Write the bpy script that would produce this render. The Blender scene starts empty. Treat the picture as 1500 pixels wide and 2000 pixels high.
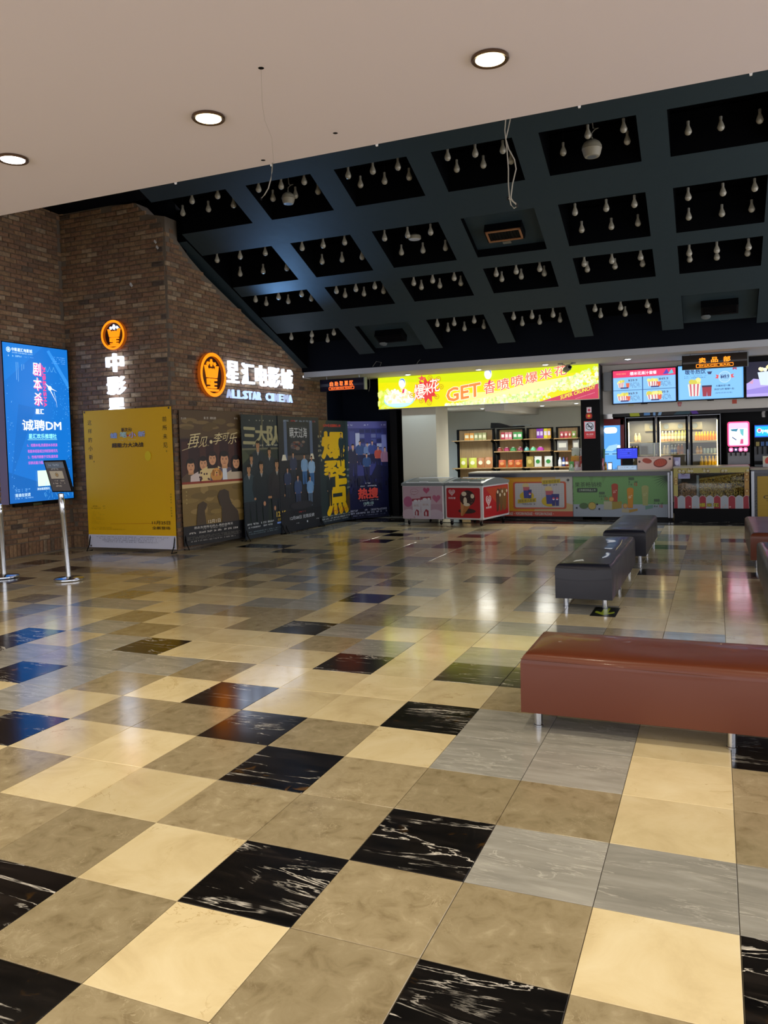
import bpy, bmesh, math, random
from mathutils import Vector, Matrix
R = math.radians
rnd = random.Random(7)
scene = bpy.context.scene
COL = scene.collection

# ------------------------------------------------------------------ camera
T = 0.45                      # floor tile module
CAM = Vector((1.2964, -2.1844, 1.5608))
YAW, PITCH, ROLL = R(-22.737), R(-2.439), R(-1.706)
FPX, PX, PY = 1545.64, 751.4, 936.0
fw = Vector((math.sin(YAW) * math.cos(PITCH), math.cos(YAW) * math.cos(PITCH), math.sin(PITCH)))
rt = Vector((math.cos(YAW), -math.sin(YAW), 0))
up = rt.cross(fw)
c_, s_ = math.cos(ROLL), math.sin(ROLL)
rt, up = c_ * rt + s_ * up, -s_ * rt + c_ * up
cam_d = bpy.data.cameras.new('camera')
cam = bpy.data.objects.new('camera', cam_d)
COL.objects.link(cam)
cam.matrix_world = Matrix(((rt.x, up.x, -fw.x, CAM.x), (rt.y, up.y, -fw.y, CAM.y), (rt.z, up.z, -fw.z, CAM.z), (0, 0, 0, 1)))
cam_d.sensor_fit = 'VERTICAL'
cam_d.sensor_height = 36.0
cam_d.lens = FPX / 2000 * 36.0
cam_d.shift_x = -(PX - 750) / 2000
cam_d.shift_y = (PY - 1000) / 2000
cam_d.clip_start = 0.05
cam_d.clip_end = 200
scene.camera = cam

# ------------------------------------------------------------------ world, exposure
w = bpy.data.worlds.new('world')
scene.world = w
w.use_nodes = True
bg = w.node_tree.nodes['Background']
bg.inputs[0].default_value = (0.96, 0.95, 1.0, 1)
bg.inputs[1].default_value = 2.1
vs = scene.view_settings
vs.view_transform = 'Standard'
vs.look = 'None'
vs.exposure = 0.0
vs.gamma = 1.0
vs.use_curve_mapping = False
scene.cycles.use_denoising = True
scene.cycles.max_bounces = 8
scene.cycles.diffuse_bounces = 3
scene.cycles.glossy_bounces = 4
scene.cycles.transparent_max_bounces = 12
scene.cycles.sample_clamp_indirect = 4
scene.cycles.caustics_reflective = False
scene.cycles.caustics_refractive = False

HC = 3.5     # height of the white ceiling in front
WARM = (1.0, 0.89, 0.64)
COOL = (0.62, 0.80, 1.0)
HALL_W, SHOP_W, SPOT_W = 60, 150, 60

def lamp(name, loc, power, color, size=0.12, spot=150, blend=0.6, rot=(0, 0, 0)):
    d = bpy.data.lights.new(name, 'SPOT')
    d.energy = power; d.color = color; d.shadow_soft_size = size
    d.spot_size = R(spot); d.spot_blend = blend
    o = bpy.data.objects.new(name, d)
    o.location = loc; o.rotation_euler = rot
    COL.objects.link(o)
    return o

# ------------------------------------------------------------------ helpers
def ray(px, py):
    return rt * ((px - PX) / FPX) - up * ((py - PY) / FPX) + fw
def at_y(px, py, Y):
    d = ray(px, py); return CAM + d * ((Y - CAM.y) / d.y)
def at_x(px, py, X):
    d = ray(px, py); return CAM + d * ((X - CAM.x) / d.x)
def at_z(px, py, Z=0.0):
    d = ray(px, py); return CAM + d * ((Z - CAM.z) / d.z)

def lin(h):
    h = h.lstrip('#'); v = [int(h[i:i + 2], 16) / 255 for i in (0, 2, 4)]
    return tuple(((x + 0.055) / 1.055) ** 2.4 if x > 0.04045 else x / 12.92 for x in v)

MATS = {}
def mat(name, color='#808080', rough=0.5, metal=0.0, emit=None, strength=0.0, spec=0.5, coat=0.0, bump=0.0, bscale=40.0):
    if name in MATS: return MATS[name]
    m = bpy.data.materials.new(name); m.use_nodes = True
    nt = m.node_tree; b = nt.nodes['Principled BSDF']
    col = lin(color) if isinstance(color, str) else color
    b.inputs['Base Color'].default_value = (*col, 1)
    b.inputs['Roughness'].default_value = rough
    b.inputs['Metallic'].default_value = metal
    b.inputs['Specular IOR Level'].default_value = spec
    b.inputs['Coat Weight'].default_value = coat
    if emit is not None:
        e = lin(emit) if isinstance(emit, str) else emit
        b.inputs['Emission Color'].default_value = (*e, 1)
        b.inputs['Emission Strength'].default_value = strength
    # every surface carries a little procedural variation
    tc = nt.nodes.new('ShaderNodeTexCoord'); nz = nt.nodes.new('ShaderNodeTexNoise')
    nz.inputs['Scale'].default_value = bscale; nz.inputs['Detail'].default_value = 3
    nt.links.new(tc.outputs['Object'], nz.inputs['Vector'])
    if emit is None:
        mr = nt.nodes.new('ShaderNodeMapRange')
        mr.inputs['To Min'].default_value = max(0.02, rough - 0.05); mr.inputs['To Max'].default_value = min(1, rough + 0.05)
        nt.links.new(nz.outputs['Fac'], mr.inputs['Value']); nt.links.new(mr.outputs['Result'], b.inputs['Roughness'])
    if bump:
        bp = nt.nodes.new('ShaderNodeBump'); bp.inputs['Strength'].default_value = bump; bp.inputs['Distance'].default_value = 0.01
        nt.links.new(nz.outputs['Fac'], bp.inputs['Height']); nt.links.new(bp.outputs['Normal'], b.inputs['Normal'])
    MATS[name] = m
    return m
GAIN = 1.0
def pm(hexc):
    c = lin(hexc); k = min(GAIN, .9 / max(max(c), 1e-4))
    return mat('print_%s_%g' % (hexc.lstrip('#'), GAIN), tuple(x * k for x in c), 0.45)
def em(hexc, s=1.0): return mat('glow_%s_%g' % (hexc.lstrip('#'), s), '#101010', 0.35, emit=hexc, strength=s)

class MB:
    """collects shapes into one mesh"""
    def __init__(s): s.v, s.f, s.m, s.mats = [], [], [], []
    def mi(s, m):
        if m not in s.mats: s.mats.append(m)
        return s.mats.index(m)
    def add(s, vs, fs, m):
        b = len(s.v); k = s.mi(m)
        s.v += [tuple(v) for v in vs]
        for f in fs: s.f.append([b + i for i in f]); s.m.append(k)
        return s
    def box(s, x0, x1, y0, y1, z0, z1, m, ch=0.0):
        if ch:
            bm = bmesh.new(); bmesh.ops.create_cube(bm, size=1)
            for v in bm.verts: v.co = Vector(((x0 + x1) / 2 + v.co.x * (x1 - x0), (y0 + y1) / 2 + v.co.y * (y1 - y0), (z0 + z1) / 2 + v.co.z * (z1 - z0)))
            bmesh.ops.bevel(bm, geom=bm.edges[:], offset=ch, segments=2, profile=0.5, affect='EDGES')
            bm.verts.ensure_lookup_table(); bm.verts.index_update()
            s.add([v.co.copy() for v in bm.verts], [[v.index for v in f.verts] for f in bm.faces], m); bm.free(); return s
        return s.add([(x0, y0, z0), (x1, y0, z0), (x1, y1, z0), (x0, y1, z0), (x0, y0, z1), (x1, y0, z1), (x1, y1, z1), (x0, y1, z1)],
                     [(0, 3, 2, 1), (4, 5, 6, 7), (0, 1, 5, 4), (1, 2, 6, 5), (2, 3, 7, 6), (3, 0, 4, 7)], m)
    def quad(s, a, b, c, d, m): return s.add([a, b, c, d], [(0, 1, 2, 3)], m)
    def prism(s, pts, y0, y1, m):
        """pts in XZ, extruded along Y"""
        n = len(pts)
        vs = [(x, y0, z) for x, z in pts] + [(x, y1, z) for x, z in pts]
        return s.add(vs, [list(range(n)), list(range(2 * n - 1, n - 1, -1))] + [(i, i + n, (i + 1) % n + n, (i + 1) % n) for i in range(n)], m)
    def prismx(s, pts, x0, x1, m):
        n = len(pts)
        vs = [(x0, y, z) for y, z in pts] + [(x1, y, z) for y, z in pts]
        return s.add(vs, [list(range(n)), list(range(2 * n - 1, n - 1, -1))] + [(i, i + n, (i + 1) % n + n, (i + 1) % n) for i in range(n)], m)
    def lathe(s, prof, m, c=(0, 0, 0), n=16, axis='z'):
        vs, fs = [], []
        for r, z in prof:
            for i in range(n):
                a = 2 * math.pi * i / n
                p = (r * math.cos(a), r * math.sin(a), z)
                if axis == 'y': p = (p[0], p[2], p[1])
                if axis == 'x': p = (p[2], p[0], p[1])
                vs.append((p[0] + c[0], p[1] + c[1], p[2] + c[2]))
        for j in range(len(prof) - 1):
            for i in range(n):
                fs.append((j * n + i, j * n + (i + 1) % n, (j + 1) * n + (i + 1) % n, (j + 1) * n + i))
        fs.append(list(range(n))[::-1]); fs.append([(len(prof) - 1) * n + i for i in range(n)])
        return s.add(vs, fs, m)
    def tube(s, pts, r, m, n=6):
        P = [Vector(p) for p in pts]; vs, fs = [], []
        for k, p in enumerate(P):
            d = (P[min(k + 1, len(P) - 1)] - P[max(k - 1, 0)]).normalized()
            a = d.orthogonal().normalized(); b = d.cross(a)
            for i in range(n):
                t = 2 * math.pi * i / n; vs.append(p + (a * math.cos(t) + b * math.sin(t)) * r)
        for k in range(len(P) - 1):
            for i in range(n): fs.append((k * n + i, k * n + (i + 1) % n, (k + 1) * n + (i + 1) % n, (k + 1) * n + i))
        fs.append(list(range(n))[::-1]); fs.append([(len(P) - 1) * n + i for i in range(n)])
        return s.add(vs, fs, m)
    def mesh(s, name, smooth=False):
        me = bpy.data.meshes.new(name); me.from_pydata(s.v, [], s.f)
        for m in s.mats: me.materials.append(m)
        me.polygons.foreach_set('material_index', s.m)
        if smooth:
            me.polygons.foreach_set('use_smooth', [True] * len(me.polygons))
            try: me.set_sharp_from_angle(angle=R(40))
            except Exception: pass
        me.update(); return me
    def build(s, name, parent=None, smooth=False, loc=(0, 0, 0), rz=0):
        o = bpy.data.objects.new(name, s.mesh(name, smooth)); COL.objects.link(o)
        o.location = loc; o.rotation_euler.z = rz
        if parent is not None: o.parent = parent
        return o

def thing(name, label, cat, loc=(0, 0, 0), rz=0, group=None):
    o = bpy.data.objects.new(name, None); COL.objects.link(o)
    o.empty_display_size = 0.1
    o.location = loc; o.rotation_euler = (0, 0, rz); o['label'] = label; o['category'] = cat
    if group: o['group'] = group
    return o
def tag(o, label, cat, group=None, kind=None):
    o['label'] = label; o['category'] = cat
    if group: o['group'] = group
    if kind: o['kind'] = kind
    return o
def struct(o): o['kind'] = 'structure'; return o
def dup(o, loc=None, rz=None, label=None, group=None, parent=None):
    c = o.copy(); COL.objects.link(c)
    if parent is not None: c.parent = parent
    if loc is not None: c.location = loc
    if rz is not None: c.rotation_euler.z = rz
    if label: c['label'] = label
    if group: c['group'] = group
    for ch in list(o.children): dup(ch, parent=c)
    return c

# text as mesh data, cached (glyph outlines from the built-in font)
_tc = {}
def text_data(s, bold=0.0, extrude=0.0, spacing=1.0):
    key = (s, bold, extrude, spacing)
    if key in _tc: return _tc[key]
    cu = bpy.data.curves.new('t', 'FONT'); cu.body = s; cu.size = 1; cu.extrude = extrude
    cu.resolution_u = 2; cu.space_character = spacing; cu.fill_mode = 'BOTH' if extrude else 'FRONT'
    o = bpy.data.objects.new('t', cu); COL.objects.link(o)
    dg = bpy.context.evaluated_depsgraph_get()
    me = o.evaluated_get(dg).to_mesh()
    vs = [v.co.copy() for v in me.vertices]; fs = [list(p.vertices) for p in me.polygons]
    o.evaluated_get(dg).to_mesh_clear(); bpy.data.objects.remove(o); bpy.data.curves.remove(cu)
    if vs and bold > 0:
        n0 = len(vs); base = list(vs); bf = list(fs); rr_ = [bold] if bold < .04 else [bold * .5, bold]; k = 1
        for r_ in rr_:
            for i in range(8):
                a = 2 * math.pi * i / 8 + .2; dx, dy = r_ * math.cos(a), r_ * math.sin(a)
                vs += [Vector((v.x + dx, v.y + dy, v.z + (k * 1e-4 if extrude else k))) for v in base]; fs += [[q + n0 * k for q in f] for f in bf]; k += 1
    if vs:
        x0 = min(v.x for v in vs); x1 = max(v.x for v in vs); y0 = min(v.y for v in vs); y1 = max(v.y for v in vs)
    else: x0 = y0 = 0; x1 = y1 = 1
    _tc[key] = (vs, fs, x0, y0, max(x1 - x0, 1e-4), max(y1 - y0, 1e-4))
    return _tc[key]

class Art(MB):
    """flat print on a panel: local x right, z up, facing -y; u,v run 0..1"""
    STEP = 0.00008
    def __init__(s, W, H, y0=-0.001):
        super().__init__(); s.W, s.H, s.y, s.mk = W, H, y0, pm
    def nxt(s): s.y -= s.STEP; return s.y
    def P(s, pts, c, glow=None):
        y = s.nxt(); m = c if not isinstance(c, str) else s.mk(c)
        return s.add([(min(1, max(0, u)) * s.W, y, min(1, max(0, v)) * s.H) for u, v in pts], [list(range(len(pts)))], m)
    def rect(s, u0, v0, u1, v1, c): return s.P([(u0, v0), (u1, v0), (u1, v1), (u0, v1)], c)
    def ell(s, u, v, ru, rv=None, c='#ffffff', n=20, a0=0, a1=360, rot=0):
        rv = ru * s.W / s.H if rv is None else rv
        k = s.W / s.H
        pts = []
        for i in range(n):
            a = R(a0 + (a1 - a0) * i / (n if a1 - a0 >= 360 else n - 1))
            x, y = ru * s.W * math.cos(a), rv * s.H * math.sin(a)
            x, y = x * math.cos(R(rot)) - y * math.sin(R(rot)), x * math.sin(R(rot)) + y * math.cos(R(rot))
            pts.append((u + x / s.W, v + y / s.H))
        return s.P(pts, c)
    def ring(s, u, v, ru, t, c, n=28, rv=None):
        rv = ru * s.W / s.H if rv is None else rv
        y = s.nxt(); m = s.mk(c) if isinstance(c, str) else c; vs = []
        for i in range(n):
            a = 2 * math.pi * i / n
            for q in (1, 1 - t): vs.append(((u + ru * q * math.cos(a)) * s.W, y, (v + rv * q * math.sin(a)) * s.H))
        return s.add(vs, [(2 * i, 2 * ((i + 1) % n), 2 * ((i + 1) % n) + 1, 2 * i + 1) for i in range(n)], m)
    def line(s, u0, v0, u1, v1, t, c):
        a = Vector((u0 * s.W, v0 * s.H)); b = Vector((u1 * s.W, v1 * s.H)); d = (b - a).normalized(); n = Vector((-d.y, d.x)) * t / 2
        return s.P([((p.x) / s.W, (p.y) / s.H) for p in (a - n, b - n, b + n, a + n)], c)
    def rrect(s, u0, v0, u1, v1, r, c):
        """rounded rectangle, r in metres"""
        pts = []; ru, rv = r / s.W, r / s.H
        for cu, cv, a0 in ((u1 - ru, v0 + rv, -90), (u1 - ru, v1 - rv, 0), (u0 + ru, v1 - rv, 90), (u0 + ru, v0 + rv, 180)):
            for k in range(5): a = R(a0 + k * 22.5); pts.append((cu + ru * math.cos(a), cv + rv * math.sin(a)))
        return s.P(pts, c)
    def text(s, t, u, v, wd=None, ht=None, c='#ffffff', bold=0.0, rot=0, shear=0.0, up=0):
        """centred at u,v; wd is a fraction of W, ht of H; up = metres per metre the line climbs"""
        vs, fs, x0, y0, tw, th = text_data(t, bold)
        if wd is not None and ht is not None: sx, sy = wd * s.W / tw, ht * s.H / th
        elif wd is not None: sx = sy = wd * s.W / tw
        else: sx = sy = ht * s.H / th
        y = s.nxt(); m = s.mk(c) if isinstance(c, str) else c; out = []
        for p in vs:
            x = (p.x - x0 - tw / 2) * sx; z = (p.y - y0 - th / 2) * sy
            x += z * shear; z += x * up
            if rot: x, z = x * math.cos(R(rot)) - z * math.sin(R(rot)), x * math.sin(R(rot)) + z * math.cos(R(rot))
            out.append((u * s.W + x, y - p.z * 4e-5, v * s.H + z))
        s.y -= 4e-5 * max(p.z for p in vs) if vs else 0
        return s.add(out, fs, m)
    def vtext(s, t, u, v_top, step, ht, c, bold=0.0):
        for i, ch in enumerate(t): s.text(ch, u, v_top - i * step, ht=ht, c=c, bold=bold)
    def small(s, u0, u1, v, h, c, dens=0.7, seed=1):
        """a line too small to read: little marks"""
        r = random.Random(seed); y = s.nxt(); m = s.mk(c) if isinstance(c, str) else c; u = u0; st = h * s.H / s.W
        while u < u1 - st:
            if r.random() < dens:
                k = r.choice([(0, .2), (.4, .6), (.8, 1)])
                for a, b in ((0, .25), (.42, .62), (.8, 1)):
                    if r.random() < .75: s.add([(u * s.W, y, (v + a * h) * s.H), ((u + st * .8) * s.W, y, (v + a * h) * s.H), ((u + st * .8) * s.W, y, (v + b * h) * s.H), (u * s.W, y, (v + b * h) * s.H)], [(0, 1, 2, 3)], m)
                x = u + st * .8 * r.random()
                s.add([(x * s.W, y, v * s.H), ((x + st * .2) * s.W, y, v * s.H), ((x + st * .2) * s.W, y, (v + h) * s.H), (x * s.W, y, (v + h) * s.H)], [(0, 1, 2, 3)], m)
            u += st * 1.1
    def pop(s, u, v, r, cols, rng):
        """one puffed kernel: three or four lobes"""
        c = rng.choice(cols); s.STEP = .00003
        for k in range(3):
            a = rng.random() * 6.28
            s.ell(u + r * .5 * math.cos(a), v + r * .5 * math.sin(a) * s.W / s.H, r * .6, c=c if k else cols[0], n=9)
        s.STEP = Art.STEP
    def head(s, u, v, h, skin, hair, long=False):
        """v = centre of the face, h = face height as a fraction of H"""
        x = h * s.H / s.W
        if long: s.P([(u - .55 * x, v - .75 * h), (u + .55 * x, v - .75 * h), (u + .5 * x, v + .35 * h), (u - .5 * x, v + .35 * h)], hair)
        s.ell(u, v + .14 * h, .45 * x, .50 * h, hair, 14); s.ell(u, v - .02 * h, .37 * x, .47 * h, skin, 16)
        s.ell(u, v + .42 * h, .39 * x, .2 * h, hair, 12)
        for q in (-1, 1): s.rect(u + q * .16 * x - .07 * x, v + .08 * h, u + q * .16 * x + .07 * x, v + .12 * h, hair); s.ell(u + q * .16 * x, v + .02 * h, .05 * x, .03 * h, '#1a1210', 6)
        s.rect(u - .03 * x, v - .14 * h, u + .03 * x, v - .1 * h, '#6a4030'); s.rect(u - .12 * x, v - .26 * h, u + .12 * x, v - .22 * h, '#7c3a30')
    def person(s, u, v, h, coat, skin='#b98a68', hair='#15100e', legs=None, wide=1.0):
        """small printed figure; v foot level, h height as a fraction of H"""
        k = s.H / s.W; x = h * k * wide
        if legs: s.P([(u - .10 * x, v), (u - .02 * x, v), (u, v + .42 * h), (u + .02 * x, v), (u + .10 * x, v), (u + .12 * x, v + .5 * h), (u - .12 * x, v + .5 * h)], legs)
        lo = v + (.42 * h if legs else 0)
        s.P([(u - .12 * x, lo), (u + .12 * x, lo), (u + .13 * x, v + .6 * h), (u + .145 * x, v + .78 * h), (u + .04 * x, v + .85 * h), (u - .04 * x, v + .85 * h), (u - .145 * x, v + .78 * h), (u - .13 * x, v + .6 * h)], coat)
        for q in (-1, 1):
            s.P([(u + q * .10 * x, v + .79 * h), (u + q * .155 * x, v + .77 * h), (u + q * .18 * x, v + .6 * h), (u + q * .15 * x, v + .46 * h), (u + q * .11 * x, v + .46 * h), (u + q * .125 * x, v + .6 * h)], coat)
            s.line(u + q * .105 * x, v + .74 * h, u + q * .115 * x, v + .5 * h, .006 * h * s.H, '#0c0e12'); s.ell(u + q * .13 * x, v + .45 * h, .02 * x, .02 * h, skin, 8)
        s.P([(u - .03 * x, v + .85 * h), (u + .03 * x, v + .85 * h), (u, v + .76 * h)], '#8c8c88'); s.rect(u - .022 * x, v + .82 * h, u + .022 * x, v + .88 * h, skin)
        s.head(u, v + .925 * h, .125 * h, skin, hair)

def panel_root(name, label, cat, A, B, z=0, group=None):
    """root at A, local x runs from A to B, local -y faces the viewer's side"""
    return thing(name, label, cat, (A[0], A[1], z), math.atan2(B[1] - A[1], B[0] - A[0]), group)

# ------------------------------------------------------------------ procedural materials
def ramp(nt, stops, interp='LINEAR'):
    r = nt.nodes.new('ShaderNodeValToRGB'); e = r.color_ramp.elements
    r.color_ramp.interpolation = interp
    while len(e) > 1: e.remove(e[-1])
    for i, (p, c) in enumerate(stops):
        el = e[0] if i == 0 else e.new(p)
        el.position = p; el.color = (*(lin(c) if isinstance(c, str) else c), 1)
    return r
def seed_nodes(nt):
    """0..1 value per piece: object random plus a per-face seed for joined pieces"""
    oi = nt.nodes.new('ShaderNodeObjectInfo'); at = nt.nodes.new('ShaderNodeAttribute'); at.attribute_name = 'seed'
    ad = nt.nodes.new('ShaderNodeMath'); ad.operation = 'ADD'
    nt.links.new(oi.outputs['Random'], ad.inputs[0]); nt.links.new(at.outputs['Fac'], ad.inputs[1])
    fr = nt.nodes.new('ShaderNodeMath'); fr.operation = 'FRACT'; nt.links.new(ad.outputs[0], fr.inputs[0])
    return fr.outputs[0]
def shifted(nt, seed, k=37.0):
    tc = nt.nodes.new('ShaderNodeTexCoord'); sc = nt.nodes.new('ShaderNodeVectorMath'); sc.operation = 'SCALE'
    cb = nt.nodes.new('ShaderNodeCombineXYZ')
    mu = nt.nodes.new('ShaderNodeMath'); mu.operation = 'MULTIPLY'; mu.inputs[1].default_value = 1.7
    nt.links.new(seed, cb.inputs[0]); nt.links.new(seed, mu.inputs[0]); nt.links.new(mu.outputs[0], cb.inputs[1])
    nt.links.new(cb.outputs[0], sc.inputs[0]); sc.inputs['Scale'].default_value = k
    ad = nt.nodes.new('ShaderNodeVectorMath'); ad.operation = 'ADD'
    nt.links.new(tc.outputs['Object'], ad.inputs[0]); nt.links.new(sc.outputs[0], ad.inputs[1])
    return ad.outputs[0]
def noise(nt, vec, scale, detail=5, dist=0.0, rough=0.55):
    n = nt.nodes.new('ShaderNodeTexNoise'); n.inputs['Scale'].default_value = scale; n.inputs['Detail'].default_value = detail
    n.inputs['Distortion'].default_value = dist; n.inputs['Roughness'].default_value = rough
    nt.links.new(vec, n.inputs['Vector']); return n.outputs['Fac']
def mixc(nt, fac, a, b, mode='MIX'):
    m = nt.nodes.new('ShaderNodeMix'); m.data_type = 'RGBA'; m.blend_type = mode
    for sock, v in ((m.inputs[0], fac), (m.inputs[6], a), (m.inputs[7], b)):
        if hasattr(v, 'node'): nt.links.new(v, sock)
        elif isinstance(v, tuple): sock.default_value = (*v, 1)
        elif isinstance(v, str): sock.default_value = (*lin(v), 1)
        else: sock.default_value = v
    return m.outputs[2]

def marble(name, base_stops, vein=None, gold=False, streak=0, scale=6.0, rough=0.13):
    m = bpy.data.materials.new(name); m.use_nodes = True; nt = m.node_tree; b = nt.nodes['Principled BSDF']
    sd = seed_nodes(nt); vec = shifted(nt, sd)
    if streak:
        mp = nt.nodes.new('ShaderNodeMapping'); mp.inputs['Rotation'].default_value = (0, 0, R(streak)); mp.inputs['Scale'].default_value = (0.55, 3.2, 1)
        nt.links.new(vec, mp.inputs['Vector']); v2 = mp.outputs[0]
    else: v2 = vec
    r = ramp(nt, base_stops); nt.links.new(noise(nt, v2, scale, 8, 0.6, 0.62), r.inputs[0]); col = r.outputs[0]
    if vein:
        vc, width, vs_, cut = vein
        n1 = noise(nt, v2 if streak else vec, vs_, 7, 1.1, 0.6)
        su = nt.nodes.new('ShaderNodeMath'); su.operation = 'SUBTRACT'; su.inputs[1].default_value = 0.5; nt.links.new(n1, su.inputs[0])
        ab = nt.nodes.new('ShaderNodeMath'); ab.operation = 'ABSOLUTE'; nt.links.new(su.outputs[0], ab.inputs[0])
        rr = ramp(nt, [(0, '#ffffff'), (width, '#000000')]); nt.links.new(ab.outputs[0], rr.inputs[0])
        mk = ramp(nt, [(cut, '#000000'), (min(1, cut + 0.12), '#ffffff')]); nt.links.new(noise(nt, vec, 3.1, 3), mk.inputs[0])
        fm = mixc(nt, 1.0, rr.outputs[0], mk.outputs[0], 'MULTIPLY')
        col = mixc(nt, fm, col, vc)
    if gold:
        n3 = noise(nt, vec, 9, 6, 0.8); g = ramp(nt, [(0.60, '#000000'), (0.66, '#ffffff')]); nt.links.new(n3, g.inputs[0])
        n4 = ramp(nt, [(0.5, '#000000'), (0.62, '#c0c0c0')]); nt.links.new(noise(nt, vec, 2.3, 2), n4.inputs[0])
        col = mixc(nt, mixc(nt, 1.0, g.outputs[0], n4.outputs[0], 'MULTIPLY'), col, '#7a5417')
    # each slab has its own tone
    tone = ramp(nt, [(0, (0.86, 0.86, 0.86)), (1, (1.1, 1.1, 1.1))]); 
    fr = nt.nodes.new('ShaderNodeMath'); fr.operation = 'MULTIPLY'; fr.inputs[1].default_value = 17.3; nt.links.new(sd, fr.inputs[0])
    f2 = nt.nodes.new('ShaderNodeMath'); f2.operation = 'FRACT'; nt.links.new(fr.outputs[0], f2.inputs[0]); nt.links.new(f2.outputs[0], tone.inputs[0])
    col = mixc(nt, 1.0, col, tone.outputs[0], 'MULTIPLY')
    nt.links.new(col, b.inputs['Base Color'])
    tcw = nt.nodes.new('ShaderNodeNewGeometry')
    rn = noise(nt, tcw.outputs['Position'], 2.2, 4); mr = nt.nodes.new('ShaderNodeMapRange')
    mr.inputs['To Min'].default_value = rough - 0.05; mr.inputs['To Max'].default_value = rough + 0.06
    nt.links.new(rn, mr.inputs['Value']); nt.links.new(mr.outputs['Result'], b.inputs['Roughness'])
    b.inputs['IOR'].default_value = 1.6
    bp = nt.nodes.new('ShaderNodeBump'); bp.inputs['Strength'].default_value = 0.035; bp.inputs['Distance'].default_value = 0.02
    nt.links.new(noise(nt, tcw.outputs['Position'], 3.5, 2), bp.inputs['Height']); nt.links.new(bp.outputs['Normal'], b.inputs['Normal'])
    return m
M_BLACK = marble('black_gold_marble', [(0.3, '#0a0909'), (0.55, '#171412'), (0.75, '#2c2622')], ('#e4ddd0', 0.012, 2.0, 0.46), gold=True, streak=28, scale=5)
M_CREAM = marble('cream_marble', [(0.25, '#c9b488'), (0.5, '#dcc99c'), (0.75, '#e6d6ad')], ('#b89c6c', 0.006, 2.2, 0.5), scale=3.5)
M_TAN = marble('brown_marble', [(0.28, '#837355'), (0.45, '#9a8b6b'), (0.6, '#a39474'), (0.75, '#b9ab8a')], ('#b8a988', 0.010, 9, 0.5), scale=11)
M_GREY = marble('grey_marble', [(0.25, '#88857c'), (0.5, '#9c998f'), (0.75, '#b0ada3')], ('#bcb8ac', 0.016, 3.5, 0.4), streak=-38, scale=4)

def brick_mat():
    m = bpy.data.materials.new('brick_face'); m.use_nodes = True; nt = m.node_tree; b = nt.nodes['Principled BSDF']
    sd = seed_nodes(nt); vec = shifted(nt, sd)
    r = ramp(nt, [(0, '#7a604c'), (0.2, '#8c6c54'), (0.38, '#967256'), (0.52, '#86694f'), (0.68, '#a0805f'), (0.82, '#927557'), (0.94, '#b49c7e'), (0.985, '#5a4c42')])
    nt.links.new(sd, r.inputs[0])
    n = ramp(nt, [(0.3, (0.6, 0.6, 0.6)), (0.7, (1.15, 1.15, 1.15))]); nt.links.new(noise(nt, vec, 22, 6), n.inputs[0])
    nt.links.new(mixc(nt, 1.0, r.outputs[0], n.outputs[0], 'MULTIPLY'), b.inputs['Base Color'])
    b.inputs['Roughness'].default_value = 0.82
    bp = nt.nodes.new('ShaderNodeBump'); bp.inputs['Strength'].default_value = 0.5; bp.inputs['Distance'].default_value = 0.008
    nt.links.new(noise(nt, vec, 60, 5), bp.inputs['Height']); nt.links.new(bp.outputs['Normal'], b.inputs['Normal'])
    return m
M_BRICK = brick_mat()
M_MORTAR = mat('mortar', '#74695c', 0.95, bump=0.4, bscale=60)
M_VOID = mat('black_ceiling_paint', '#050609', 0.85, spec=0.04)
M_BEAM = mat('dark_blue_green_paint', '#2c3c44', 0.6, spec=0.35, bump=0.15, bscale=9)
M_HEAD = mat('dark_navy_paint', '#0b0f18', 0.7, spec=0.08)
M_NAVY = mat('navy_wall_paint', '#0b1524', 0.6, spec=0.12)
M_WHITE = mat('white_paint', '#cfccc6', 0.7, bump=0.05, bscale=8)
M_CEIL = mat('ceiling_paint', '#e2d9e0', 0.85)
M_CHROME = mat('chrome', '#c8ccd2', 0.12, metal=1.0)
M_STEEL = mat('brushed_steel', '#8b8f96', 0.3, metal=1.0)
M_BLK = mat('black_plastic', '#09090c', 0.45, spec=0.15)
M_BLKM = mat('black_metal', '#07080b', 0.45, spec=0.1)
M_DGREY = mat('dark_grey_laminate', '#23262f', 0.28)
M_WPLAST = mat('white_plastic', '#d6d6d4', 0.4)
M_GREYPL = mat('grey_plastic', '#6e7679', 0.35)
M_GROUT = mat('grout', '#4b4338', 0.9)

def glass_mat(name, tint=(1, 1, 1), refl=0.08):
    m = bpy.data.materials.new(name); m.use_nodes = True; nt = m.node_tree
    out = nt.nodes['Material Output']; nt.nodes.remove(nt.nodes['Principled BSDF'])
    tr = nt.nodes.new('ShaderNodeBsdfTransparent'); tr.inputs[0].default_value = (*tint, 1)
    gl = nt.nodes.new('ShaderNodeBsdfGlossy'); gl.inputs['Roughness'].default_value = 0.03
    mx = nt.nodes.new('ShaderNodeMixShader'); lw = nt.nodes.new('ShaderNodeLayerWeight'); lw.inputs[0].default_value = 0.3
    ma = nt.nodes.new('ShaderNodeMath'); ma.operation = 'MULTIPLY_ADD'; ma.inputs[1].default_value = 0.5; ma.inputs[2].default_value = refl
    nt.links.new(lw.outputs['Facing'], ma.inputs[0]); nt.links.new(ma.outputs[0], mx.inputs[0])
    nt.links.new(tr.outputs[0], mx.inputs[1]); nt.links.new(gl.outputs[0], mx.inputs[2]); nt.links.new(mx.outputs[0], out.inputs[0])
    return m
M_GLASS = glass_mat('clear_glass', (0.93, 0.96, 0.95), 0.04)
M_BULB = mat('bulb_glass', '#a8a494', 0.15, spec=0.8)

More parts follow.
